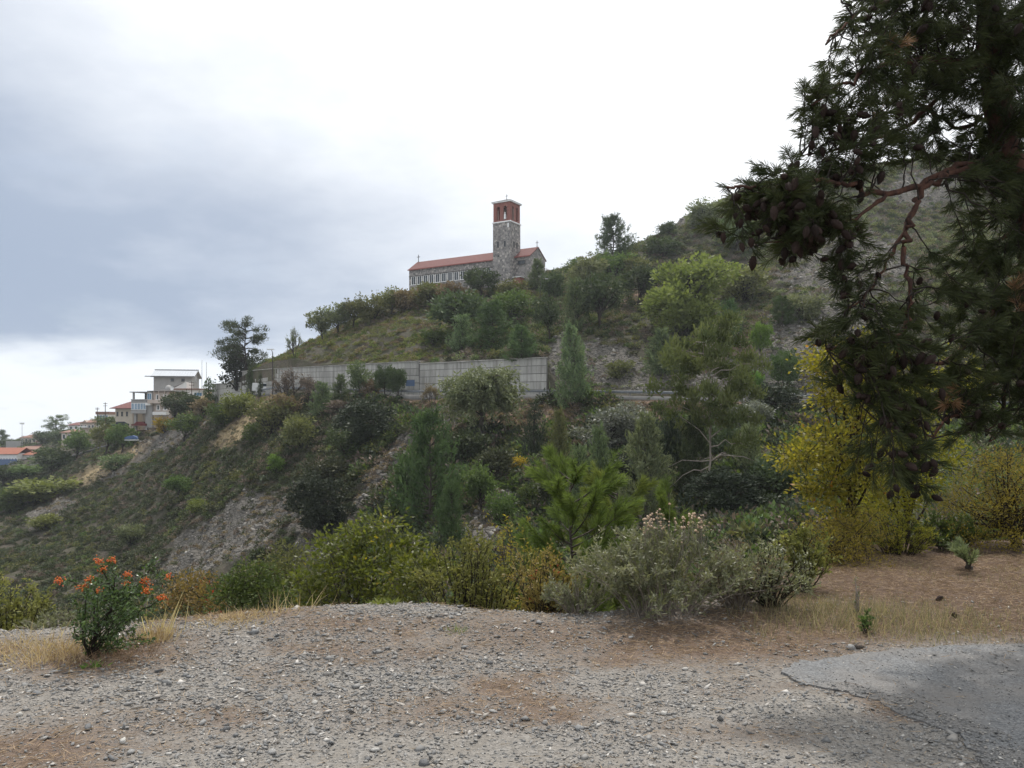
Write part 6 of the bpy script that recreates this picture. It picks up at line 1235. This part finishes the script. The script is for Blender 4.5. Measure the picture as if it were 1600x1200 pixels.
# ------------------------------------------------------------------ big pine on the right: trunk, limbs, hanging boughs, cones
def big_pine():
    r = np.random.default_rng(81); b = np.array(at(1790, 900, 7.0)); b[2] = float(lot_z(b[0], b[1])); e = empty('big_pine', b); tag(e, 'big dark pine with hanging cone laden boughs at the right', 'tree')
    Q = lambda px, py, d: at(px, py, d) - b
    def spl(pts, n=10):
        pts = np.array(pts); m = len(pts); t = np.linspace(0, m-1.0001, n*(m-1)); i = t.astype(int); f = (t-i)[:, None]; p0 = pts[np.maximum(i-1, 0)]; p1 = pts[i]; p2 = pts[i+1]; p3 = pts[np.minimum(i+2, m-1)]
        return .5*((2*p1) + (p2-p0)*f + (2*p0-5*p1+4*p2-p3)*f**2 + (3*p1-p0-3*p2+p3)*f**3)
    trunk = spl([np.array((0,0,-.2)), Q(1765,700,7.0), Q(1690,480,6.9), Q(1605,320,6.7), Q(1568,220,6.6), Q(1552,110,6.6), Q(1535,-40,6.6), Q(1500,-320,6.6), Q(1490,-700,6.6)])
    obj('trunk', mesh_np('pine_trunk', *tube(wob(trunk, r, .012), np.linspace(.16, .05, len(trunk)), 12), None, True), BARK['red'], e)
    LM = [([(1568,235,6.6),(1490,262,6.4),(1400,300,6.1),(1300,282,5.9),(1210,292,5.8),(1135,292,5.7)], .040),
          ([(1575,250,6.6),(1480,272,6.3),(1432,320,6.1),(1412,390,5.9),(1424,470,5.8),(1398,560,5.7),(1385,650,5.6),(1380,740,5.6)], .032),
          ([(1552,110,6.6),(1450,95,6.3),(1350,115,6.1),(1268,165,5.9)], .036), ([(1540,0,6.6),(1430,-10,6.4),(1340,25,6.2),(1290,70,6.0)], .034),
          ([(1600,310,6.7),(1602,450,6.5),(1575,600,6.3),(1545,690,6.2)], .036), ([(1545,60,6.6),(1440,180,6.7),(1340,225,6.4),(1250,245,6.2)], .030),
          ([(1680,460,6.9),(1560,480,6.5),(1470,570,6.1),(1345,540,5.7),(1290,545,5.6)], .034), ([(1552,100,6.6),(1640,20,6.7),(1730,-80,6.8)], .04), ([(1700,500,6.9),(1600,560,6.6),(1500,640,6.2),(1440,690,6.0)], .032),
          ([(1540,-20,6.6),(1480,-90,6.2),(1380,-60,5.9)], .034), ([(1400,300,6.1),(1330,340,5.9),(1270,375,5.8),(1180,385,5.7)], .022), ([(1430,330,6.1),(1370,440,5.8),(1330,480,5.7)], .018), ([(1560,160,6.6),(1500,200,6.9),(1400,140,7.2),(1330,120,7.2)], .03), ([(1610,330,6.7),(1560,380,7.1),(1500,420,7.3)], .03)]
    skel = []
    for pts, r0 in LM:
        c = spl([Q(*p) for p in pts], 9); c = wob(c, r, .014); obj('limb', mesh_np('pine_limb', *tube(c, np.linspace(r0*.8, r0*.18, len(c))*r.uniform(.82, 1.18, len(c)), 7), None, True), BARK['red'], e); skel.append(c)
    S = np.concatenate(skel + [trunk[30:]])
    # boughs fill these volumes: (px, py, half width px, half height px, depth, half depth, tufts)
    VOL = [(1460,40,170,90,6.3,.8,520),(1350,150,85,85,6.1,.6,240),(1290,225,60,45,6.0,.4,80),(1500,150,125,120,6.6,.7,420),(1205,300,85,34,5.8,.4,170),(1240,362,95,40,5.8,.4,220),(1310,120,60,60,6.0,.4,110),(1340,265,60,40,6.0,.5,60),(1575,380,80,150,6.5,.6,430),(1520,250,55,45,6.5,.5,80),
           (1560,580,90,110,6.3,.6,430),(1375,555,85,60,5.7,.4,170),(1450,610,110,80,6.0,.5,260),(1385,690,70,55,5.6,.35,110),(1340,440,50,50,5.8,.35,60),(1300,520,40,25,5.6,.3,36),(1480,480,50,60,6.2,.4,90),(1640,200,60,220,6.8,.6,220),(1690,550,70,160,6.8,.6,160),(1480,-120,220,90,6.4,.9,260),(1440,500,40,40,5.9,.3,24),(1430,760,40,30,5.7,.25,20)]
    Pn = []; An = []; Tn = []; Pd = []; Ad = []; wood = []; ends = []
    for px, py, hw, hh, D, hd, n in VOL:
        ns = max(3, int(n * (.17 if px > 1440 and py < 480 else .115 if py < 430 else .112))); c = Q(px, py, D); rad = np.array((hw/FPX*D, hd, hh/FPX*D))
        for i in range(ns):
            q = c + rdir(r, 1)[0]*(r.uniform()**.38)*rad; dd = ((S-q)**2).sum(-1); cand = np.argsort(dd)[:40]; s = S[cand[r.integers(0, 40)]]; ln = np.linalg.norm(q-s)
            if ln > .75: s = q + (s-q)*(.75/ln); k0 = S[np.argmin(((S-s)**2).sum(-1))]; wood.append((*tube(wob(bez(k0, (k0+s)/2 + np.array((0,0,.06)), s, 6), r, .015), np.linspace(.011, .007, 6), 4), None)); ln = .75
            elif ln < .3: q = s + (q-s)*(.3/max(ln, .02)); ln = .3
            br = wob(bez(s, (s+q)/2 + np.array((0,0,.16*ln)) + r.normal(size=3)*.08*ln, q - np.array((0,0,.10*ln)), 9), r, .012); wood.append((*tube(br, np.linspace(.007, .0024, 9), 4), None)); tone = r.uniform(0, .55); dead = r.uniform() < .012
            for k in range(9):
                t = r.uniform(.3, 1.0)*7.99 if k else 7.99; b0 = br[int(t)] + (br[int(t)+1]-br[int(t)])*(t-int(t)); ax = norm(br[min(int(t)+1, 8)]-br[max(int(t)-1, 0)]); d = norm(ax*.9 + rdir(r, 1)[0]*(.75 if k else .2) + np.array((0,0,.12))); sp_ = r.uniform(.05, .15); b1 = b0 + d*sp_; m = 44
                wood.append((*tube(np.array([b0, b0+d*sp_*.5, b1]), [.0030,.0026,.0014], 3), None)); u = r.uniform(.1, 1.02, m)[:, None]; isd = dead and k < 4
                (Pd if isd else Pn).append(b0 + d*sp_*u); (Ad if isd else An).append(d[None]*.85 + rdir(r, m)*.62)
                if not isd: Tn.append(np.clip(tone + r.uniform(0, .45, m), 0, 1))
            ends += [(br[8], px, py), (br[7], px, py), (br[r.integers(3, 7)], px, py)]
    if not Pd: Pd, Ad = [Pn.pop()], [An.pop()]; Tn.pop()
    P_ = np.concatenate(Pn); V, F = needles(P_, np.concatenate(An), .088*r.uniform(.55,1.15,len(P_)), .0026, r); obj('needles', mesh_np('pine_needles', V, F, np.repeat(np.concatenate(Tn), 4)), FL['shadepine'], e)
    P_ = np.concatenate(Pd); V, F = needles(P_, np.concatenate(Ad), .11*r.uniform(.6,1.1,len(P_)), .003, r); o = obj('dead_needles', mesh_np('dead_needles', V, F, np.repeat(r.uniform(0,1,len(P_)), 4)), FL['deadneedle'], e); o['label'] = 'rusty dead needle bunches'
    obj('twigs', mesh_np('pine_twigs', *join(wood)[:2]), BARK['dark'], e)
    # cones: ovoid with spiralling scales
    def cone_mesh(seed):
        rr = np.random.default_rng(seed); nz, na = 9, 12; V = []; F = []
        for k in range(nz+1):
            t = k/nz; w = .5*math.sin(math.pi*min(1, t*.93+.07))**.75*(1-.25*t)
            for j in range(na): a = (j + (k % 2)*.5)/na*6.283; s = w*(1.16 if (k+j) % 2 else .8); V.append((math.cos(a)*s*.8, math.sin(a)*s*.8, -t*1.25 + (.05 if (k+j) % 2 else 0)))
        for k in range(nz):
            for j in range(na): q = (j+1) % na; F.append((k*na+j, k*na+q, (k+1)*na+q, (k+1)*na+j))
        return mesh_np('pine_cone', np.array(V), np.array(F))
    cm = [cone_mesh(i) for i in range(2)]; plain('cone_brown', (0.034,0.022,0.018), (0.016,0.011,0.010), 8, .8, .12, 0, 0, .4)
    w = np.array([4.5 if (px < 1380 and py > 200 and py < 420) else 1.4 if py > 380 and px < 1500 else .5 if px < 1500 else .35 for _, px, py in ends]); yy = np.array([q[0][1] for q in ends]); w = w * np.exp(-(yy - yy.min()) * 2.2); idx = r.choice(len(ends), min(300, len(ends)//3), replace=False, p=w/w.sum())
    for i in idx:
        o = obj('pine_cone', cm[i % 2], MATS['cone_brown'], e, ends[i][0] + r.normal(size=3)*.018 - np.array((.0,.05,.05))); s = r.uniform(.05, .076); o.scale = (s, s, s*r.uniform(.9,1.2)); o.rotation_euler = (r.normal()*.7, r.normal()*.7, r.uniform(0, 6.28))
big_pine()
def fallen():
    r = np.random.default_rng(91); V0 = [o for o in bpy.data.meshes if o.name.startswith('pine_cone')][0]
    for px, py, lab in ((1473,943,'fallen brown pine cone lying farther back on the bare bank'), (1489,966,'fallen brown pine cone lying nearer on the bare bank')):
        p = pz(px, py); z = float(lot_z(p[0], p[1])); p = np.array((p[0], p[1], z+.03)); o = obj('fallen_cone', V0, MATS['cone_brown'], None, p); o.scale = (.06, .06, .065); o.rotation_euler = (1.2, .2, r.uniform(0, 6)); tag(o, lab, 'pine cone', 'fallen cones')
    p = pz(1336, 1014); o = MB().tube([(-.055,0,0),(-.02,.006,.004),(.02,-.004,0),(.06,.004,.003)], [.012,.016,.015,.009], 7).build('bark_piece', BARK['grey']); o.location = (p[0], p[1], float(lot_z(p[0], p[1]))+.012); tag(o, 'short piece of bark at the far edge of the asphalt', 'wood')
fallen()

# ------------------------------------------------------------------ air: thin even haze round the whole place
def haze():
    m, nt = nodes_of('haze_air'); v = nt.nodes.new('ShaderNodeVolumePrincipled'); o = nt.nodes.new('ShaderNodeOutputMaterial'); nt.links.new(v.outputs[0], o.inputs['Volume'])
    v.inputs['Color'].default_value = (0.86, 0.92, 1.0, 1); v.inputs['Density'].default_value = 0.00018; v.inputs['Anisotropy'].default_value = 0.35
    ob = MB().box(-3300, 3300, -60, 1700, -130, 130).build('haze', m); tag(ob, 'thin pale haze in the air over the valley', 'haze', None, 'stuff')
haze()
